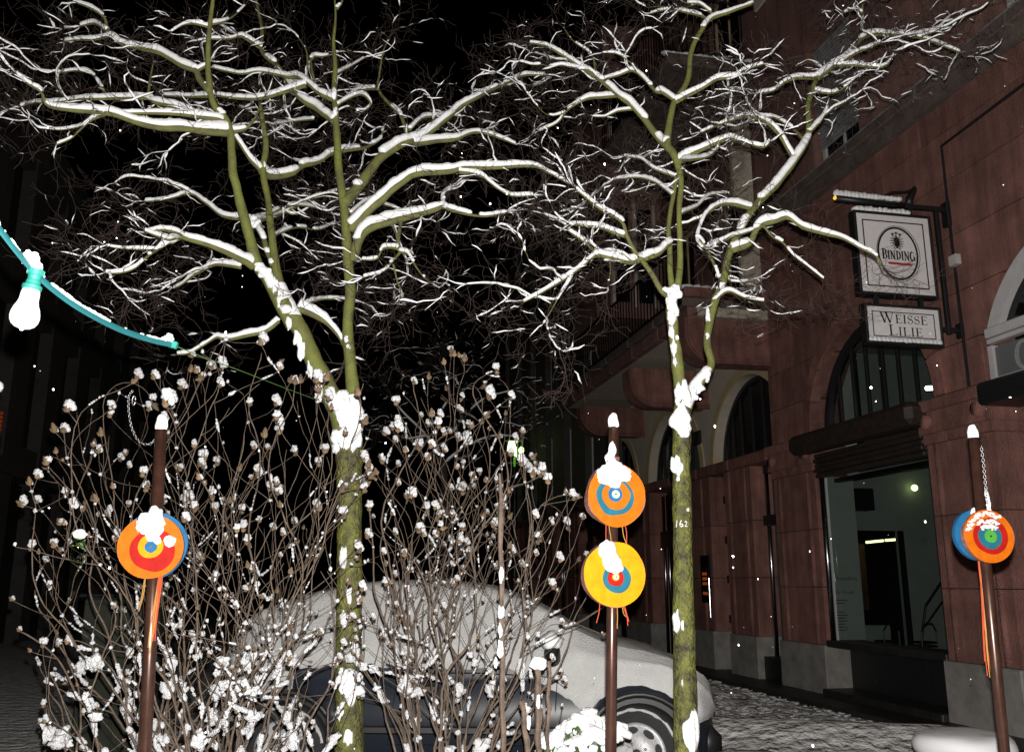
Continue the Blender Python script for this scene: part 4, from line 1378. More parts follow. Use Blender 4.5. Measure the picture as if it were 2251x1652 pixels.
for x, y, a, b in [(765, 905, 62, 74), (745, 882, 46, 44), (778, 940, 46, 66), (750, 960, 40, 40), (740, 985, 20, 26), (772, 972, 26, 40), (655, 735, 17, 54), (664, 765, 18, 50), (684, 800, 16, 60), (706, 840, 18, 60), (727, 872, 24, 44), (636, 700, 13, 50), (616, 655, 14, 44), (604, 625, 13, 40), (583, 600, 28, 26), (570, 590, 18, 16), (754, 1225, 15, 46), (768, 1306, 15, 32), (757, 1361, 17, 34), (773, 1423, 26, 28), (745, 1452, 25, 24), (773, 1507, 44, 60), (750, 1562, 17, 30), (766, 1621, 22, 34), (761, 745, 10, 14), (766, 762, 8, 10), (558, 487, 26, 26), (735, 205, 12, 26), (737, 245, 10, 20)]:
    tl.patch(mb, x, y, a, b, tl.depth_at(x, y) - .075*min(1, b/40) if y > 860 else tl.depth_at(x, y) - .03)
mb.build('trunk_snow', SNOW, tl.root, smooth=True, kind='stuff')
TWL = tl.twigs(5.4, .10, .38, .12, skip=NT, sub=4)

# ---- right tree
tr = Tree('street_tree', 'slimmer mossy tree with white number 162 on its trunk, in front of the car', 4.9, P(1507, 1640, 4.9).xy.to_3d())
tr.limb('trunk', [(1512, 2080), (1511, 1850), (1508, 1652), (1505, 1450), (1503, 1370), (1502, 1300), (1500, 1150), (1499, 1020), (1499, 940), (1500, 880)], [52, 51, 50, 47, 46, 43, 40, 38, 42, 34], 40, 0, BARKLOW, 0, n=8, sides=18)
tr.limb('stem', [(1499, 900), (1492, 825), (1485, 768), (1479, 715), (1477, 670), (1480, 635)], [34, 27, 25, 25, 26, 22], 22, 0, BARK, 0, n=6, sides=12)
tr.limb('stem', [(1505, 905), (1522, 862), (1555, 818), (1563, 793), (1555, 758), (1559, 715), (1572, 662), (1590, 620), (1600, 565), (1625, 510), (1656, 457), (1706, 405), (1744, 355), (1769, 317), (1778, 285), (1777, 229), (1794, 176)], [26, 23, 19, 17, 16, 17, 17, 16, 17, 17, 17, 18, 18, 17, 16, 12, 11], 10, .45, BARK, .85, n=5, sides=12)
tr.limb('stem', [(1484, 650), (1494, 600), (1495, 540), (1493, 470), (1497, 400), (1490, 362), (1478, 335), (1466, 317), (1472, 270), (1480, 229), (1490, 212), (1512, 176), (1519, 116), (1540, 70), (1561, 42), (1600, 28), (1656, 7)], [18, 15, 13, 12, 14, 16, 18, 20, 15, 14, 13, 13, 12, 12, 10, 8, 6], 6, .3, BARK, .6, n=5, sides=12)
tr.limb('stem', [(1478, 640), (1473, 590), (1472, 539), (1470, 495), (1480, 430), (1487, 385)], [15, 13, 12, 11, 10, 9], 9, .12, BARK, .9, n=5)
NR = len(tr.lines)
B = [
 ([(1466, 320), (1452, 308), (1408, 250), (1361, 210), (1324, 179), (1273, 145), (1232, 118), (1199, 101), (1165, 95)], 19, 7, .3),
 ([(1486, 222), (1459, 204), (1442, 200), (1412, 169), (1388, 156), (1358, 166), (1322, 176)], 11, 6, .2),
 ([(1484, 225), (1510, 212), (1540, 197), (1575, 176), (1618, 169), (1635, 155), (1678, 141)], 11, 5, -.2),
 ([(1494, 355), (1515, 342), (1547, 327), (1600, 306), (1635, 313), (1678, 324), (1692, 313)], 14, 5, -.3),
 ([(1493, 358), (1475, 335), (1460, 330)], 9, 6, .2),
 ([(1500, 352), (1530, 350), (1560, 343), (1580, 325)], 8, 5, -.5),
 ([(1776, 292), (1804, 264), (1818, 239), (1822, 215)], 11, 7, .1),
 ([(1767, 305), (1741, 281), (1706, 260), (1685, 257), (1640, 250)], 7, 4, .2),
 ([(1746, 350), (1720, 306), (1692, 274), (1663, 260), (1635, 257), (1590, 271), (1540, 292)], 12, 5, -.2),
 ([(1794, 174), (1829, 148), (1864, 123), (1899, 81), (1952, 77), (2008, 81), (2057, 95), (2110, 116)], 15, 6, .2),
 ([(1898, 84), (1896, 50), (1896, 0), (1898, -30)], 7, 5, .0),
 ([(1896, 30), (1880, 22), (1856, 28)], 5, 4, .0),
 ([(2006, 82), (2057, 67), (2075, 50), (2089, 35)], 8, 4, .1),
 ([(1832, 146), (1882, 144), (1941, 148), (1966, 120)], 8, 5, -.2),
 ([(1850, 140), (1880, 118), (1915, 104), (1935, 95)], 8, 5, -.3),
 ([(1792, 172), (1751, 172), (1723, 183), (1700, 200), (1668, 206)], 9, 5, .2),
 ([(1788, 200), (1830, 205), (1860, 190), (1880, 172)], 6, 4, -.1),
 ([(1606, 552), (1646, 535), (1667, 500), (1706, 485), (1734, 478), (1765, 500), (1811, 514), (1853, 524), (1892, 545), (1927, 563), (1941, 590)], 16, 6, -.3),
 ([(1674, 492), (1699, 521), (1723, 535), (1748, 564), (1776, 585), (1811, 613)], 6, 4, -.1),
 ([(1652, 458), (1614, 450), (1583, 450), (1554, 468), (1537, 500), (1533, 528), (1544, 545)], 10, 6, -.3),
 ([(1530, 521), (1545, 535), (1558, 557), (1572, 585), (1581, 612)], 8, 10, .1),
 ([(1556, 545), (1600, 524), (1628, 515), (1660, 505)], 7, 5, .1),
 ([(1568, 665), (1600, 640), (1640, 655), (1680, 662)], 6, 4, -.2),
 ([(1473, 536), (1459, 545), (1435, 563), (1385, 576), (1341, 566), (1307, 563), (1273, 590), (1239, 613), (1189, 644), (1151, 664)], 15, 5, -.3),
 ([(1314, 563), (1290, 535), (1253, 509), (1239, 492), (1195, 471)], 8, 4, .2),
 ([(1258, 604), (1240, 635), (1226, 657), (1195, 711)], 6, 3, -.1),
 ([(1476, 655), (1456, 640), (1425, 590), (1395, 552), (1378, 519), (1371, 495), (1358, 481), (1314, 455), (1287, 433), (1266, 416)], 14, 7, -.2),
 ([(1373, 520), (1324, 502), (1273, 495), (1253, 494)], 8, 4, -.1),
 ([(1340, 568), (1342, 595), (1338, 618)], 5, 3, -.1),
 ([(1361, 211), (1330, 214), (1290, 218), (1250, 240), (1225, 270), (1186, 288)], 8, 4, .3),
 ([(1320, 178), (1308, 150), (1300, 120), (1260, 90), (1240, 62)], 6, 3, .1),
 ([(1480, 430), (1440, 400), (1400, 390), (1350, 396)], 7, 4, .4),
 ([(1488, 390), (1440, 372), (1410, 350), (1372, 345)], 7, 4, .3),
 ([(1495, 470), (1530, 455), (1560, 430), (1600, 425)], 6, 4, .5),
 ([(1561, 42), (1520, 30), (1470, 22), (1430, 30)], 7, 4, .2),
 ([(1575, 38), (1540, 10), (1510, 8)], 6, 4, .0),
]
for pts, w0, w1, dz in B: tr.limb('branch', pts, w0, w1*.55, dz)
tr.secondary(NR, 4.0, 34)
tr.finish_snow()
mb = MB()
for x, y, a, b in [(1497, 925, 42, 50), (1503, 945, 24, 30), (1500, 865, 32, 66), (1499, 900, 18, 40), (1488, 1024, 24, 46), (1483, 645, 30, 36), (1478, 668, 24, 50), (1476, 700, 20, 30), (1476, 730, 12, 32), (1482, 766, 14, 34), (1488, 742, 7, 14), (1484, 795, 8, 18), (1520, 868, 26, 30), (1536, 848, 22, 32), (1553, 822, 16, 30), (1556, 694, 11, 30), (1555, 738, 8, 13), (1487, 1367, 15, 46), (1500, 1372, 7, 24), (1518, 1606, 32, 94), (1499, 1500, 4, 14), (1490, 1052, 8, 10), (1512, 1120, 7, 9)]:
    tr.patch(mb, x, y, a, b, tr.depth_at(x, y) - (.05 if y > 880 else .028))
mb.build('trunk_snow', SNOW, tr.root, smooth=True, kind='stuff')
TWR = tr.twigs(6.4, .10, .38, .12, skip=NR, sub=4)
# painted number on the bark
mb = MB()
c0 = P(1496, 1152, 4.9)
for pts in ([(-.030, -.017), (-.026, .019)], [(-.004, .019), (-.012, .004), (-.013, -.008), (-.006, -.016), (.002, -.011), (.001, -.002), (-.010, .0)], [(.013, .008), (.018, .014), (.024, .010), (.022, 0), (.013, -.013), (.027, -.013)]):
    stroke_poly(mb, pts, [.0036]*len(pts), 0, .003)
q = []
for v in mb.v:
    a = (v[0] + c0.x - P(1500, 1152, 4.9).x)
    q.append((c0.x + v[0] - tr.base.x, P(1500, 1152, 4.9).y - math.sqrt(max(1e-4, .0565**2 - min(abs(a), .05)**2)) + v[1] - tr.base.y, c0.z + v[2]))
mb.v = q
mb.build('painted_number', PAPER, tr.root)

# ---- a dim bare tree much farther down the street
tf = Tree('bare_tree', 'dim leafless tree far down the street between the two near trees', 13.0, P(985, 1250, 13).xy.to_3d())
tf.limb('trunk', [(985, 1500), (982, 1250), (978, 1080), (970, 985)], 22, 14, 0, TWIG, 0)
for pts in ([(972, 1000), (930, 950), (880, 900), (850, 850)], [(972, 990), (1010, 930), (1060, 880), (1120, 860)], [(970, 990), (965, 920), (990, 860), (970, 800)], [(975, 1020), (1020, 985), (1080, 960), (1130, 960)], [(940, 960), (890, 965), (845, 940)], [(1010, 930), (1020, 880), (1000, 830)]):
    tf.limb('branch', pts, 7, 3, .4, TWIG, .6)
tf.finish_snow()
tf.twigs(5, .5, 1.2, .1, skip=1, sub=4, snowp=.10)

# ================================================================== PLANTING BED
mb = MB(); mb.bbox((-3.4, 2.3, -.1), (2.3, 5.6, .36), .02); mb.build('planting_bed', SOIL, None, kind='structure')
mb = MB()
for k in range(60):
    x, y = random.uniform(-3.3, 2.2), random.uniform(2.4, 5.5)
    mb.ico((x, y, .36), random.uniform(.1, .3), random.uniform(.1, .3), random.uniform(.03, .07), 1, .4)
mb.build('bed_snow', SNOWF, None, smooth=True, kind='stuff')

# ================================================================== SHRUBS with woolly winter buds
def inside(poly, x, y):
    c = False
    j = len(poly)-1
    for i in range(len(poly)):
        (xi, yi), (xj, yj) = poly[i], poly[j]
        if (yi > y) != (yj > y) and x < (xj-xi)*(y-yi)/(yj-yi)+xi: c = not c
        j = i
    return c
def bud_mesh(sd):
    mb = MB()
    V, F = ICO[1]
    for v in V:
        t = (v.z+1)/2
        r = .0095*(1-.55*t)*(1+.12*mnoise.noise(v*3+Vector((sd, 0, 0))))
        mb.v.append((v.x*r*1.1, v.y*r*1.1, v.z*.016+.014))
    mb.f = [tuple(f) for f in F]
    for k in range(3):                             # small scales at the foot
        a = k*2.1+sd
        mb.tube([(0, 0, 0), (.007*cos(a), .007*sin(a), .006), (.011*cos(a), .011*sin(a), .014)], [.003, .004, .001], 4)
    me = bpy.data.meshes.new('bud'); me.from_pydata(mb.v, [], mb.f); me.polygons.foreach_set('use_smooth', [True]*len(me.polygons)); me.materials.append(BUD)
    return me
def cap_mesh(sd):
    mb = MB()
    mb.ico((0, 0, .030), .0165, .0165, .0155, 2, .6, seed=sd)
    if sd % 2: mb.ico((.012, .004, .016), .010, .010, .012, 1, .3, seed=sd+3)
    me = bpy.data.meshes.new('snow_cap'); me.from_pydata(mb.v, [], mb.f); me.polygons.foreach_set('use_smooth', [True]*len(me.polygons)); me.materials.append(SHRUBSNOW)
    return me
BUDS = [bud_mesh(k*1.7) for k in range(3)]
CAPS = [cap_mesh(k*5+1) for k in range(5)]

def shrub(name, label, Y, base_px, outline, stems, seed, L0, nbud_max, depth, tips=(), r0=.010, lowsnow=1.0, bs=1.0, brp=(.135, .13, .05)):
    rnd = random.Random(seed)
    base = P(base_px[0], base_px[1], Y); base.z = .34
    root = empty(name, label, 'shrub', base, 0, 'leafless shrubs in the bed')
    poly = [((P(x, y, Y)).x, (P(x, y, Y)).z) for x, y in outline]
    st, sn = MB(), MB()
    buds, stemobjs = [], []
    def ok(p):
        y = p.y
        k = Y / max(.5, y)                          # compare along the direction from the street side
        q = EYE + (p-EYE)*k
        return inside(poly, q.x, q.z) and abs(y-Y) < depth
    def snow_at(pts, rr, prob):
        k = 1
        while k < len(pts)-1:
            d = (pts[k+1]-pts[k-1]).normalized()
            low = max(0, min(1, (1.25-pts[k].z)/.7))
            pr = prob*(1-abs(d.z))**.8*(.55+1.5*low*lowsnow)
            if rnd.random() < pr:
                m_ = min(len(pts)-1, k+rnd.choice((0, 1, 1, 2)))
                b = rnd.uniform(.0034, .0068)*(1+1.3*low*lowsnow)
                q_ = Vector((1, 0, 0)).rotation_difference(d).to_matrix()
                for kk in range(k, m_+1):
                    for h_ in (0, .5):
                        pp_ = pts[kk].lerp(pts[min(len(pts)-1, kk+1)], h_ + rnd.uniform(-.15, .15))
                        bb = b*rnd.uniform(.6, 1.25)
                        sn.ico(pp_ - base + Vector((0, -.001, rr[kk]*.5+bb*.4)), bb*1.9, bb, bb*1.05, 1, .7, rot=q_, seed=rnd.random()*60)
                k = m_+1
            else: k += 1
    def grow(mb, p, d, L, r, lev, target=None):
        seg = .032
        pts, rr = [p.copy()], [r]
        n = max(3, int(L/seg))
        side = rnd.choice((-1, 1))
        ax = d.orthogonal().normalized()
        for k in range(n):
            if target is not None:
                dd = (target - p)
                if dd.length < seg*1.2: break
                if k % 6 == 0: bend = Vector((rnd.gauss(0, .19), rnd.gauss(0, .19), rnd.gauss(0, .1)))
                d = (d*2.0 + dd.normalized()*.62 + bend + Vector((rnd.gauss(0, .27), rnd.gauss(0, .27), rnd.gauss(0, .16)))).normalized()
            else:
                d = (d + Vector((rnd.gauss(0, .10), rnd.gauss(0, .10), rnd.gauss(0, .08)+.035))).normalized()
            q = p + d*seg
            if not ok(q) and k > 1 and q.z > .75: break
            p = q
            pts.append(p.copy()); rr.append(max(.0015, r*(1-.78*(k+1)/n)))
            if lev < 3 and k >= (5 if lev == 0 else 2) and rnd.random() < brp[lev]:
                side = -side
                v = ax.copy(); v.rotate(Matrix.Rotation(rnd.uniform(0, 6.28), 3, d))
                v = (v - d*v.dot(d)).normalized()
                nd = (d*.72 + v*side*rnd.uniform(.6, 1.0) + Vector((0, 0, .1))).normalized()
                grow(mb, p, nd, max(.09, (L-k*seg)*rnd.uniform(.35, .8)) if lev == 0 else L*rnd.uniform(.3, .62), max(.0019, rr[-1]*.6), lev+1)
                if p.z < 1.02 and rnd.random() < .42*lowsnow:                        # big lumps low in the bush
                    sz = rnd.uniform(.010, .030)
                    sn.ico(p - base + Vector((0, -.01, sz*.3)), sz*rnd.uniform(.7, 1.5), sz, sz*rnd.uniform(.7, 1.6), 2, .8, seed=rnd.random()*40)
                if rnd.random() < .40*(1 if p.z > 1.3 else 1.6):                 # snow lodged in the fork
                    sz = rnd.uniform(.005, .0105)*(1+1.3*max(0, min(1, (1.25-p.z)/.7))*lowsnow)
                    sn.ico(p - base + Vector((0, -.002, sz*.5)), sz, sz, sz*rnd.uniform(.7, 1.3), 1, .6, seed=rnd.random()*40)
        mb.tube([q - base for q in pts], rr, 6 if lev == 0 else (5 if lev == 1 else 4), True)
        snow_at(pts, rr, .16)
        if p.z > .62 and rnd.random() < .88:
            buds.append((p.copy(), d.copy(), rnd.uniform(.62, 1.3)*(1.0 if lev < 3 else .85)))
            if rnd.random() < .28:
                buds.append((p - d*.02 + Vector((rnd.gauss(0, .012), rnd.gauss(0, .012), -.004)), (d+Vector((rnd.gauss(0, .5), rnd.gauss(0, .5), .1))).normalized(), rnd.uniform(.5, .9)))
    for k, (tx, ty, dy) in enumerate(stems):
        t = P(tx, ty, Y+dy)
        p = base + Vector((max(-.5, min(.5, (t.x-base.x)*rnd.uniform(.05, .55))) + rnd.gauss(0, .06), rnd.gauss(0, .15), 0))
        d = (Vector((t.x-p.x, t.y-p.y, 0))*.55 + Vector((0, 0, (t.z-p.z)*1.0))).normalized()
        m1 = MB()
        grow(m1, p, d, (t-p).length*1.22, r0*rnd.uniform(.8, 1.2), 0, t)
        m1.build('stem', SHRUB, root, smooth=True)
    sn.build('snow', SHRUBSNOW, root, smooth=True, kind='stuff')
    buds.sort(key=lambda b: -b[2])
    extra = MB()
    vis = 0
    for p, d, sc in buds:
        q = Vector((0, 0, 1)).rotation_difference((d+Vector((0, 0, .5))).normalized())
        if vis < nbud_max:
            o = link('bud', rnd.choice(BUDS), root)
            o.location = p - base
            o.rotation_mode = 'QUATERNION'; o.rotation_quaternion = q
            o.scale = (sc*bs*max(.6, min(1.15, .62+.5*(p.z-.9))),)*3
            if rnd.random() < .86:
                c = link('snow_cap', rnd.choice(CAPS), o)
                c.rotation_mode = 'QUATERNION'; c.rotation_quaternion = q.inverted()
                c.rotation_quaternion.rotate(Matrix.Rotation(0, 3, 'Z').to_quaternion())
                f = rnd.uniform(.35, 1.05)
                c.scale = (f, f, f*rnd.uniform(.8, 1.25))
            vis += 1
        else:
            if rnd.random() < .35: extra.ico(p - base + Vector((0, 0, .012)), .009*sc, .009*sc, .013*sc, 1, .6)
    if extra.v: extra.build('small_snowy_buds', SHRUBSNOW, root, smooth=True, kind='stuff')
    return len(buds)

OUT1 = [(15, 1330), (20, 1270), (45, 1075), (100, 1035), (118, 940), (165, 905), (235, 850), (285, 825), (330, 840), (420, 780), (500, 745), (580, 745), (640, 830), (735, 835), (800, 870), (815, 1000), (790, 1150), (800, 1700), (90, 1700), (95, 1500)]
ST1 = [(35, 1290, .1), (60, 1110, -.2), (110, 1060, .3), (130, 955, -.1), (250, 880, 0), (290, 840, -.2), (410, 850, .5), (450, 800, .1), (500, 770, -.2), (572, 765, .2), (640, 830, -.1), (720, 870, .2), (735, 840, -.3), (795, 885, .0), (790, 1080, -.2), (200, 1010, .5), (90, 1230, .5), (120, 1400, .2), (100, 1500, -.2), (150, 1330, .6), (700, 1200, .3), (770, 1280, -.3), (780, 1420, 0), (640, 1150, .6), (480, 1020, .8), (420, 1180, .7), (560, 1250, .3), (200, 1480, .4), (650, 1450, -.4), (560, 1400, -.5), (300, 1400, -.5), (420, 1350, -.6), (250, 1380, .2), (180, 1420, 0), (360, 1300, .3), (480, 1330, .2), (520, 1480, -.2), (610, 1320, .1), (690, 1360, .4), (720, 1470, -.2), (460, 1500, -.4), (380, 1480, .1), (140, 1560, 0), (640, 1560, .1), (560, 1560, -.3)]
n1 = shrub('magnolia_shrub', 'large leafless shrub with woolly snow-capped buds, left in front of the forked tree', 4.35, (470, 1640), OUT1, ST1, 5, 1.2, 290, .85, r0=.0068, lowsnow=1.0, bs=1.18, brp=(.10, .10, .03))
OUT2 = [(830, 1000), (880, 860), (920, 830), (1005, 775), (1090, 815), (1140, 865), (1150, 960), (1195, 1045), (1275, 1095), (1290, 1190), (1300, 1290), (1400, 1340), (1390, 1370), (1260, 1440), (1240, 1480), (1120, 1620), (1010, 1700), (930, 1700), (780, 1600), (770, 1420), (800, 1200)]
ST2 = [(848, 975, 0), (918, 848, -.2), (935, 910, .3), (1005, 795, 0), (1030, 890, .3), (1082, 830, -.1), (1130, 880, .2), (1140, 955, -.2), (1190, 1060, .1), (1205, 1130, .3), (1265, 1110, -.2), (1240, 1230, .2), (1275, 1270, -.2), (1385, 1350, .0), (1330, 1360, .3), (1100, 1050, .4), (985, 960, .4), (880, 1060, .3), (850, 1130, -.2), (820, 1260, .2), (800, 1400, -.1), (790, 1470, .2), (1150, 1280, .4), (940, 1180, -.4), (1230, 1460, 0), (900, 1300, .5), (860, 1350, .2), (1120, 1380, .3), (1010, 1350, -.3), (1060, 1420, .2), (900, 1440, -.2), (1150, 1480, -.1)]
n2 = shrub('magnolia_shrub', 'smaller leafless shrub with snow-capped buds, right of the forked tree and before the car', 4.7, (968, 1690), OUT2, ST2, 9, 1.1, 230, .7, r0=.0070, lowsnow=.7, bs=1.15, brp=(.095, .09, .03))

# ================================================================== STAKES
def stake(label, px, top, bot, wpx, Y, patches, sharp=True):
    a, b = P(px[1], bot, Y), P(px[0], top, Y)
    d = b-a
    a = a - d*((a.z-.3)/d.z)
    e = empty('wooden_stake', label, 'stake', a, 0, 'stakes in the planting bed')
    n = 14
    mb = MB()
    pts = [(b-a)*(k/n) + Vector((.004*sin(k*2.1), .004*cos(k*1.7), 0)) for k in range(n+1)]
    rr = [span(wpx, Y)/2*(1+.12*sin(k*3.3)) for k in range(n+1)]
    if sharp: rr[-1] *= .35
    mb.tube(pts, rr, 7); mb.build('shaft', STAKE, e)
    mb = MB()
    for x, y, wd, hh in patches:
        c = P(x, y, Y) - a
        mb.ico(c - Vector((0, span(wpx, Y)*.42, 0)), span(wd, Y)/2, .012, span(hh, Y)/2, 2, .5)
    mb.build('snow_patch', SNOW, e, smooth=True, kind='stuff')
stake('tall dark wooden stake with snow patches standing in the right-hand shrub', (1100, 1106), 1040, 1652, 11, 4.0, [(1102, 1262, 10, 34), (1101, 1345, 13, 28), (1100, 1385, 9, 30), (1100, 1425, 13, 36), (1090, 1455, 9, 20)])
stake('thick grey stake with a snow lump on top, right of the tall stake', (1182, 1184), 1462, 1652, 13, 4.1, [(1183, 1456, 34, 26), (1183, 1540, 8, 30)], False)
stake('thin grey stake standing left of the brown tube post', (1208, 1203), 1452, 1652, 8, 4.15, [(1204, 1660, 6, 8)], False)
stake('short mossy stake leaning among the shrub stems before the car', (1148, 1160), 1540, 1652, 12, 4.05, [(1162, 1585, 9, 26)], False)

# ================================================================== EVERGREEN under snow
eb = P(1262, 1720, 4.5)
ev = empty('evergreen_shrub', 'low green evergreen bowed under thick lumps of snow at the bottom centre', 'shrub', (eb.x, eb.y, .34))
E0 = Vector((eb.x, eb.y, .34))
def leaf_mesh():
    mb = MB()
    L = .055
    rows = [(0, .002, 0), (.2, .010, .004), (.5, .0125, .004), (.8, .008, -.004), (1, .001, -.014)]
    for t, wd, z in rows:
        for s in (-1, 0, 1): mb.v.append((t*L, s*wd, z - (.003 if s == 0 else 0)))
    for k in range(4):
        for j in range(2):
            a = k*3+j; mb.f.append((a, a+3, a+4, a+1))
    me = bpy.data.meshes.new('leaf'); me.from_pydata(mb.v, [], mb.f); me.polygons.foreach_set('use_smooth', [True]*len(me.polygons)); me.materials.append(LEAF); return me
def lump_mesh(sd):
    mb = MB(); mb.ico((.028, 0, .009), .033, .0165, .013, 2, .35, seed=sd)
    me = bpy.data.meshes.new('snow_lump'); me.from_pydata(mb.v, [], mb.f); me.polygons.foreach_set('use_smooth', [True]*len(me.polygons)); me.materials.append(SNOW); return me
LF, LU = leaf_mesh(), [lump_mesh(k*3.1) for k in range(4)]
ros = [(1295, 1572, 0), (1270, 1585, -.08), (1250, 1600, .05), (1225, 1622, 0), (1205, 1632, .04), (1318, 1592, .05), (1300, 1612, -.12), (1275, 1625, -.1), (1240, 1648, -.08), (1330, 1625, -.02), (1310, 1645, -.1), (1350, 1600, .15)]
mb = MB()
for x, y, dy in ros:
    c = P(x, y, 4.5+dy) - E0
    mb.tube([Vector((c.x*.3, c.y*.3, 0)), Vector((c.x*.7, c.y*.7, c.z*.6)), c], [.007, .005, .004], 5)
    for k in range(9):
        a = k*2.4 + x
        o = link('leaf', LF, ev)
        tilt = random.uniform(.25, 1.15)
        o.location = c; o.rotation_euler = (0, tilt, a); o.scale = (random.uniform(.9, 1.35),)*3
        if random.random() < (.85 if y < 1622 else .5):
            l = link('snow_lump', random.choice(LU), o); l.scale = (random.uniform(.95, 1.3), random.uniform(1.1, 1.6), random.uniform(1.0, 1.7))
mb.build('twig', SHRUB, ev)
mb = MB()
for x, y, dy in ros[:7]:
    c = P(x, y-6, 4.5+dy) - E0
    mb.ico(c, .042, .042, .027, 2, .5)
mb.build('snow', SNOW, ev, smooth=True, kind='stuff')

# ================================================================== TUBE POSTS WITH PAINTED DISCS
def outline(Rr, ir, sd, n=40, sx=1.0, sz=1.0):
    rg = random.Random(sd)
    co_ = [(k, ir/k**.7*rg.uniform(-1, 1), rg.uniform(0, 6.28)) for k in range(2, 7)]
    out = []
    for j in range(n):
        a = 2*pi*j/n
        f = 1 + sum(c_*cos(k*a+p) for k, c_, p in co_)
        out.append((Rr*f*cos(a)*sx, Rr*f*sin(a)*sz))
    return out
def slab(name, poly, y0, y1, m, parent, off=(0, 0)):
    mb = MB(); mb.prism([(p[0]+off[0], p[1]+off[1]) for p in poly], y0, y1)
    return mb.build(name, m, parent)
def post(label, top, bot, Y, wpx, capw):
    b, t = P(*bot, Y), P(*top, Y)
    d = t-b
    b = b - d*((b.z-.3)/d.z)
    e = empty('tube_post', label, 'post', b, 0, 'brown tube posts')
    r = span(wpx, Y)/2
    mb = MB(); mb.tube([Vector((0, 0, 0)), (t-b)*.5, t-b], [r, r, r*.97], 20); mb.build('tube', COPPER, e, smooth=True)
    mb = MB(); mb.ico(t-b+Vector((0, 0, r*.8)), r*1.0, r*1.0, r*1.9, 2, .18, flatbase=.5); mb.build('snow_cap', SNOW, e, smooth=True)
    return e, b, t, r
def disc(label, px, Y, Rpx, rings, rz, th=.03, ir=.02, sd=1, edge=EDGE, sx=1.0, sz=1.0):
    c = P(px[0], px[1], Y); k = span(1, Y)
    e = empty('painted_disc', label, 'disc', c, rz, 'painted wooden discs on the posts')
    base = slab('board', outline(Rpx*k, ir, sd, sx=sx, sz=sz), .0015, th, edge, e)
    for j, (rp, m, ox, oz, irr) in enumerate(rings):
        slab('ring', outline(rp*k, irr, sd*7+j, sx=sx, sz=sz), -.0012*j-.0002, -.0012*j+.0016, m, e, (ox*k, oz*k))
    return e, c, k
def disc_snow(e, k, lumps, y=-.006):
    mb = MB()
    for x, z, a, b, t in lumps: mb.ico((x*k, y, z*k), a*k, t, b*k, 2, .35)
    mb.build('snow_patch', SNOW, e, smooth=True)
def yarn(e, k, strands, m, y=.02, w_=.0016):
    mb = MB()
    for x0, z0, x1, z1 in strands:
        pts = [Vector(((x0+(x1-x0)*t + 2.2*sin(t*5+x0)*t)*k, y + .006*sin(x0*3+t*4), (z0+(z1-z0)*t)*k)) for t in [j/7 for j in range(8)]]
        mb.tube(pts, w_, 4)
    mb.build('yarn', m, e, kind='stuff')

pe, pb, pt_, pr = post('brown metal tube post on the left, rising through the large shrub', (354, 944), (318, 1652), 3.30, 26, 0)
rzL = R(11.8)
e, c, k = disc('orange disc with red, yellow and blue rings on the left post', (331, 1201), 3.24, 66, [(66, ORANGE, 0, 0, .02), (45, REDP, 5, -7, .05), (25, YELLOW, 0, 1, .03), (12.5, BLUE, 1, 0, .06), (2.6, INK, 1, 0, .1)], rzL, .025, .02, 3)
disc_snow(e, k, [(-2, 54, 27, 22, .026), (4, 66, 15, 18, .026), (-14, 42, 19, 16, .018), (6, 36, 18, 16, .014), (2, 24, 14, 12, .010), (12, 14, 8, 8, .007), (38, 12, 12, 13, .014)])  # snow lumps; the last one stands for a bright flash glare on the disc
yarn(e, k, [(-8+1.5*j, -60, -14+2*j, -120-12*j) for j in range(2)], YARN2)
yarn(e, k, [(20+1.0*j, -50, 15+.9*j, -150-14*(j % 4)) for j in range(8)], YARN1)
yarn(e, k, [(20+2*j, -50, 10+2*j, -205-10*j) for j in range(3)], YARN2)
disc('blue backing disc showing behind the orange disc on the left post', (337, 1198), 3.33, 69, [(68.5, BLUE, 0, 0, .02)], rzL, .02, .02, 4, BLUE)

pe, pb, pt_, pr = post('brown metal tube post in the middle carrying two large discs', (1349, 938), (1343, 1652), 3.45, 23, 0)
mb = MB(); z = P(1349, 1012, 3.45)-pb
for q in range(4): mb.tube([z+Vector((0, 0, .004*q)) + Vector(((pr+.001)*cos(a), (pr+.001)*sin(a), .002*sin(a))) for a in [2*pi*j/16 for j in range(17)]], .0022, 5)
mb.build('wire_binding', EDGE, pe)
mb = MB(); mb.ico(P(1345, 990, 3.45)-pb-Vector((0, pr, 0)), .012, .008, .035, 2, .5); mb.ico(P(1342, 1012, 3.45)-pb-Vector((.004, pr, 0)), .016, .012, .03, 2, .5); mb.build('snow_patch', SNOW, pe, smooth=True, kind='stuff')
e, c, k = disc('upper orange disc with a teal ring on the middle post', (1356, 1088), 3.40, 65, [(65, ORANGE, 0, 0, .055), (41, TEAL, -4, -3, .04), (31, ORANGE, -2, 0, .05), (16, BLUE, -4, 2, .03), (8.5, WHITEP, -3, 2, .05), (2, INK, -3, 2, .1)], R(11.5), .05, .055, 8)
disc_snow(e, k, [(-20, 44, 24, 20, .026), (-4, 58, 20, 15, .028), (8, 46, 22, 18, .022), (-26, 34, 15, 12, .014), (-8, 28, 16, 12, .012), (20, 38, 11, 9, .010), (-10, 70, 12, 8, .024)])
yarn(e, k, [(-22, -60, -24, -106), (20, -62, 26, -112)], YARN1)
yarn(e, k, [(-14, -62, -14, -108), (15, -62, 20, -104)], YARN2)
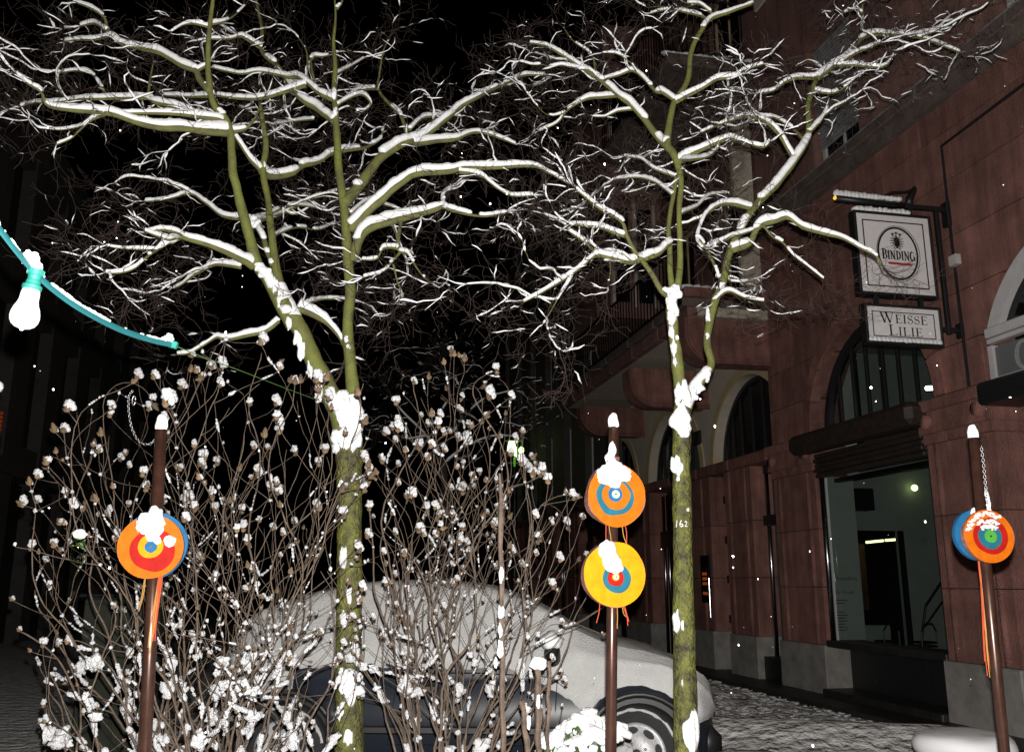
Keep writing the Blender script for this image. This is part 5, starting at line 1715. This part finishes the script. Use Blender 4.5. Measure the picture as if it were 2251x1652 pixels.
e, c, k = disc('lower yellow disc with teal and red rings on the middle post', (1352, 1262), 3.40, 67, [(67, YELLOW, 0, 0, .03), (30.5, TEAL, 4, -8, .03), (17.5, REDP, 1, -7, .05), (8, YELLOW, 1, -5, .05), (5.6, WHITEP, 1.5, -5, .05), (1.6, INK, 1.5, -5, .1)], R(11.5), .045, .03, 12)
disc_snow(e, k, [(-16, 50, 18, 22, .030), (-12, 36, 17, 20, .022), (-8, 22, 18, 16, .018), (2, 18, 15, 15, .014), (-2, 10, 10, 8, .010)])
yarn(e, k, [(-32, -58, -36, -98), (18, -62, 32, -104), (22, -60, 30, -96)], YARN1)
yarn(e, k, [(6, -64, 8, -110), (14, -62, 26, -86)], YARN2)

pe, pb, pt_, pr = post('dark brown metal tube post on the far right before the stone pier', (2140, 962), (2208, 1652), 3.55, 22, 0)
rzR = R(5)
e, c, k = disc('orange disc with red, teal and green rings on the right post', (2175, 1178), 3.49, 55, [(55, ORANGE, 0, 0, .025), (38, REDP, 3, 0, .04), (26, TEAL, 1, -1, .04), (13.5, GREENP, 2, 0, .05), (2.2, INK, 2, 0, .1)], rzR, .022, .025, 15)
mb = MB()
for rr_, cnt, a0, a1 in ((47, 44, 55, 165), (33, 26, 50, 135), (21, 24, 45, 135)):
    for j in range(cnt):
        a = R(a0 + (a1-a0)*j/(cnt-1)); q = rr_ + random.uniform(-5, 4)
        mb.ico((q*cos(a)*k, -.005, q*sin(a)*k), 5*k*random.uniform(.5, 1.2), .003, 3*k*random.uniform(.5, 1.2), 1, .8)
mb.build('snow_dust', mat('thin_snow', (.58, .52, .50), .7, var=.2, vscale=60), e, smooth=True, kind='stuff')
e2, c2, k2 = disc('blue backing disc showing behind the orange disc on the right post', (2153, 1175), 3.60, 54, [(53, BLUE, 0, 0, .02)], rzR, .02, .02, 16, BLUE)
disc_snow(e2, k2, [(-2, 46, 13, 12, .02)])
yarn(e2, k2, [(-13+.9*j, -46, -21+1.7*j + 3*sin(j*2), -255-14*(j % 5)) for j in range(13)], YARN1, -.015, .0018)
yarn(e2, k2, [(-12+.9*j, -46, -19+1.5*j - 3*sin(j*3), -270-16*(j % 4)) for j in range(12)], YARN2, -.022, .0018)
mb = MB(); q = P(2168, 1106, 3.52)-pb
for j in range(5): mb.ico(q+Vector((-.004+.008*random.random(), -.016, -.03+.016*j)), .008, .006, .014, 1, .7)
mb.build('snow_patch', SNOWF, pe, smooth=True, kind='stuff')

# ---- chains
def chain(label, path, n):
    pts = catmull([Vector(p) for p in path], 8)
    e = empty('chain', label, 'chain', pts[0], 0, 'steel chains on the posts')
    L = [0]
    for a, b in zip(pts[:-1], pts[1:]): L.append(L[-1]+(b-a).length)
    ln_ = L[-1]/n
    mb = MB(); ring = []
    for j in range(11):
        a = 2*pi*j/10; ring.append(Vector((0, .42*ln_*cos(a), .78*ln_*sin(a))))
    mb.tube(ring, ln_*.13, 5, False)
    me = bpy.data.meshes.new('link'); me.from_pydata(mb.v, [], mb.f); me.polygons.foreach_set('use_smooth', [True]*len(me.polygons)); me.materials.append(STEEL)
    for k_ in range(n):
        s_ = (k_+.5)*ln_
        j = max(i for i in range(len(L)-1) if L[i] <= s_)
        t = (s_-L[j])/max(1e-6, L[j+1]-L[j])
        p = pts[j].lerp(pts[j+1], t); d = (pts[j+1]-pts[j]).normalized()
        o = link('link', me, e)
        o.location = p-pts[0]; o.rotation_mode = 'QUATERNION'
        q_ = Vector((0, 0, 1)).rotation_difference(d)
        o.rotation_quaternion = q_ @ Matrix.Rotation(pi/2*(k_ % 2)+.4, 3, 'Z').to_quaternion()
    return e, pts
e, pts = chain('thin steel chain looped from a shrub tip to the left post', [P(292, 858, 3.30), P(283, 872, 3.30), P(283, 905, 3.30), P(291, 945, 3.30), P(306, 970, 3.30), P(327, 976, 3.30), P(345, 962, 3.30), P(352, 948, 3.29)], 34)
mb = MB(); mb.tube([P(294, 880, 3.30)-pts[0] + Vector((.006*cos(a), 0, .018*sin(a))) for a in [2*pi*j/14 for j in range(15)]], .0028, 6); mb.build('snap_hook', STEEL, e, smooth=True)
chain('thin steel chain hanging down the right post above its disc', [P(2157, 978, 3.48), P(2161, 1010, 3.48), P(2166, 1060, 3.48), P(2171, 1112, 3.48)], 22)

# ================================================================== FESTOON CABLE AND BULBS
path = [(-60, 430, 1.72), (0, 505, 1.80), (40, 556, 1.86), (76, 598, 1.92), (120, 638, 1.99), (180, 680, 2.09), (260, 722, 2.24), (330, 746, 2.37), (379, 757, 2.46)]
pw = catmull([P(*q) for q in path], 8)
fc = empty('festoon_cable', 'flat teal festoon cable sagging in from the left edge, dusted with snow', 'cable', pw[0])
mb = MB(); mb.tube([p-pw[0] for p in pw], .0032, 12, True, 2.7, up=(0, 0, 1)); mb.build('cable', CABLE, fc, smooth=True)
mb = MB(); mb.bbox((-.012, -.007, -.010), (.014, .007, .010), .002); q = mb.build('end_cap', SOCKET, fc); q.location = pw[-1]-pw[0]; q.rotation_euler = (0, .25, 0)
mb = MB()
run = []
fine = catmull(pw[2:], 4)
for j, p in enumerate(fine):
    t = j/len(fine)
    g = mnoise.noise(p*14) + .4*mnoise.noise(p*60) + (.35 if t < .42 or t > .82 else -.02)
    if g > 0 and j < len(fine)-1:
        run.append((p, .0022 + .0052*min(1, g)*(1.25 if t < .3 else 1)*random.uniform(.75, 1.2)))
        continue
    if len(run) > 1: mb.tube([q-pw[0]+Vector((0, -.0008, .0075+b*.45)) for q, b in run], [run[0][1]*.4]+[b for q, b in run[1:-1]]+[run[-1][1]*.4], 7, True)
    run = []
mb.ico(P(70, 572, 1.91)-pw[0], .019, .014, .017, 2, .4); mb.ico(P(62, 562, 1.90)-pw[0], .012, .01, .012, 2, .4); mb.ico(P(82, 588, 1.92)-pw[0], .012, .012, .012, 2, .4)
mb.ico(P(371, 742, 2.45)-pw[0], .013, .012, .012, 2, .4); mb.ico(P(360, 745, 2.43)-pw[0], .010, .01, .008, 1, .4)
mb.build('snow_ridge', SNOW, fc, smooth=True, kind='stuff')
def bulb(label, c, sc, rot):
    e = empty('light_bulb', label, 'light bulb', c, 0, 'festoon bulbs')
    e.rotation_euler = rot; e.scale = (sc,)*3
    mb = MB(); mb.lathe([(.0145, .006), (.0175, .004), (.0175, -.009), (.0145, -.011), (.0140, -.020), (.0155, -.024), (.0165, -.032), (.0215, -.035), (.0215, -.043), (.0195, -.046)][::-1], 24); so = mb.build('socket', SOCKET, e)
    for j in range(12):
        m2 = MB(); a = 2*pi*j/12; m2.box((-.0015, .0168, -.008), (.0015, .0188, .004)); q_ = m2.build('rib', SOCKET, so); q_.rotation_euler.z = a
    prof = [(.0195, -.046), (.0205, -.056), (.0210, -.070), (.0235, -.080), (.0285, -.091), (.0315, -.103), (.0322, -.112), (.0305, -.122), (.0255, -.131), (.0165, -.1375), (.006, -.140), (.003, -.1445)][::-1]
    mb = MB(); mb.lathe(prof, 28); mb.build('glass', BULB, e, smooth=True)
    return e
bulb('white opal bulb hanging in a teal socket from the festoon cable', P(79, 597, 1.915), .95, (0, R(7), 0))
b2 = P(-8, 832, 4.6)
bulb('second white bulb cut by the left edge, lower and farther off', b2 + Vector((-.10, 0, -.02)), 1.0, (0, R(-78), 0))
mb = MB(); mb.tube([b2+Vector((-.10, 0, -.02)), b2+Vector((-.35, .05, .15)), b2+Vector((-1.2, .3, .6))], .006, 8)
tag(mb.build('lamp_cable', CABLE, None, smooth=True), 'teal cable holding the farther bulb, off the left edge', 'cable')
cp = [P(379, 757, 2.46), P(440, 782, 2.9), P(530, 815, 3.6), P(620, 850, 4.3), P(716, 886, 5.06)]
mb = MB(); mb.tube(catmull(cp, 4), .0017, 5)
tag(mb.build('tension_cord', CORD, None), 'thin green cord from the cable end to the forked tree', 'cord')

# ================================================================== SMALL THINGS
pp = P(2118, 1632, 5.9)
pl = empty('concrete_tub', 'round concrete tub capped with smooth snow at the bottom right', 'planter', (pp.x, pp.y, 0))
mb = MB(); mb.lathe([(.20, -.05), (.235, 0), (.26, .26), (.275, .28), (.275, pp.z-.03), (.25, pp.z-.025)], 32); mb.build('tub', CONCRETE, pl, smooth=True)
mb = MB(); mb.lathe([(.27, pp.z-.07), (.290, pp.z-.055), (.298, pp.z-.03), (.298, pp.z+.0), (.288, pp.z+.028), (.268, pp.z+.048), (.235, pp.z+.06), (.17, pp.z+.067), (.06, pp.z+.072)], 40)
for i_, v in enumerate(mb.v):
    f = 1 + .06*mnoise.noise(Vector(v)*5); mb.v[i_] = (v[0]*f, v[1]*f, v[2]+.012*mnoise.noise(Vector(v)*8))
mb.build('snow_cap', SNOWF, pl, smooth=True)
for x, y, lab in ((172, 1205, 'small greenish glass jar with snow on top hanging at the left of the large shrub'), (366, 1232, 'small glass jar hung beside the left post inside the shrub')):
    p = P(x, y, 3.6)
    j = empty('glass_jar', lab, 'jar', p, 0, 'glass jars in the shrub')
    mb = MB(); mb.lathe([(.018, -.055), (.024, -.05), (.025, .03), (.019, .042), (.019, .05)], 18); mb.build('glass', JAR, j, smooth=True)
    mb = MB(); mb.ico((0, 0, .055), .026, .026, .018, 2, .4); mb.build('snow_cap', SNOW, j, smooth=True)
    mb = MB(); mb.tube([(0, 0, .05), (0.004, 0, .16)], .0012, 4); mb.build('hanging_wire', BLACK, j)
cb = P(285, 1340, 7.4)
cab = empty('utility_cabinet', 'dark green roadside cabinet half hidden behind the large left shrub', 'cabinet', (cb.x, cb.y, 0))
mb = MB(); mb.bbox((-.30, -.16, 0), (.30, .16, cb.z+.10), .02); mb.build('housing', CABINET, cab)
mb = MB(); mb.bbox((-.33, -.19, cb.z+.10), (.33, .19, cb.z+.13), .01); mb.build('lid', BLACK, cab)
mb = MB(); mb.bbox((-.28, -.175, .1), (-.01, -.158, cb.z+.05), .005); mb.build('door', CABINET, cab)
mb = MB(); mb.bbox((.01, -.175, .1), (.28, -.158, cb.z+.05), .005); mb.build('door', CABINET, cab)
mb = MB()
DIG = {'5': [(.5, 1), (.1, 1), (.08, .55), (.4, .55), (.5, .3), (.38, .02), (.05, .05)], '2': [(.08, .8), (.3, 1), (.5, .78), (.08, 0), (.52, 0)], '0': [(.3, 1), (.08, .7), (.08, .3), (.3, 0), (.52, .3), (.52, .7), (.3, 1)], '6': [(.45, 1), (.15, .7), (.07, .3), (.3, 0), (.5, .25), (.4, .5), (.1, .35)]}
for j, ch in enumerate('5206'): stroke_poly(mb, [(-.07+j*.032 + q[0]*.04, cb.z-.01+q[1]*.045) for q in DIG[ch]], [.007]*len(DIG[ch]), -.178, -.1755)
mb.build('number', PAPER, cab)

# ================================================================== FALLING SNOW
mb = MB()
rf = random.Random(3)
for k in range(190):
    Y = rf.choice((rf.uniform(1.2, 3), rf.uniform(2.5, 6), rf.uniform(5, 9)))
    x, y = rf.uniform(0, 2251), rf.uniform(0, 1652)
    p = P(x, y, Y)
    if p.z < .2 or (p.x*NV.x+p.y*NV.y) > 5.8: continue
    r_ = rf.uniform(.0009, .0027)*(.65 if Y < 2.5 else 1.0)
    mb.ico(p, r_*rf.uniform(.8, 1.6), r_, r_*rf.uniform(1.0, 1.9), 1, .5)
tag(mb.build('falling_snow', SNOW, None, smooth=True, kind='stuff'), 'scattered white snowflakes falling through the flash light', 'snow', None, 'stuff')

# loose clods of trodden snow on the road and in front of the facade
mb = MB()
rc = random.Random(21)
for k in range(9000):
    y = rc.uniform(8.6, 18)
    x = rc.uniform(.2, 6.0)
    dn = (x*NV.x + y*NV.y) - 6.02
    if dn > -.56 or (y + .25*x) < 9.5: continue
    r_ = rc.uniform(.008, .030)*(.5 + .5*rc.random())*(2.0 if rc.random() < .05 else 1)
    mb.ico((x, y, -.15*r_), r_*rc.uniform(1.0, 2.6), r_*rc.uniform(.9, 1.9), r_*rc.uniform(.35, .75), 0, .9, seed=rc.random()*60)
mb.build('snow_clods', CARSNOW, None, smooth=True, kind='stuff')
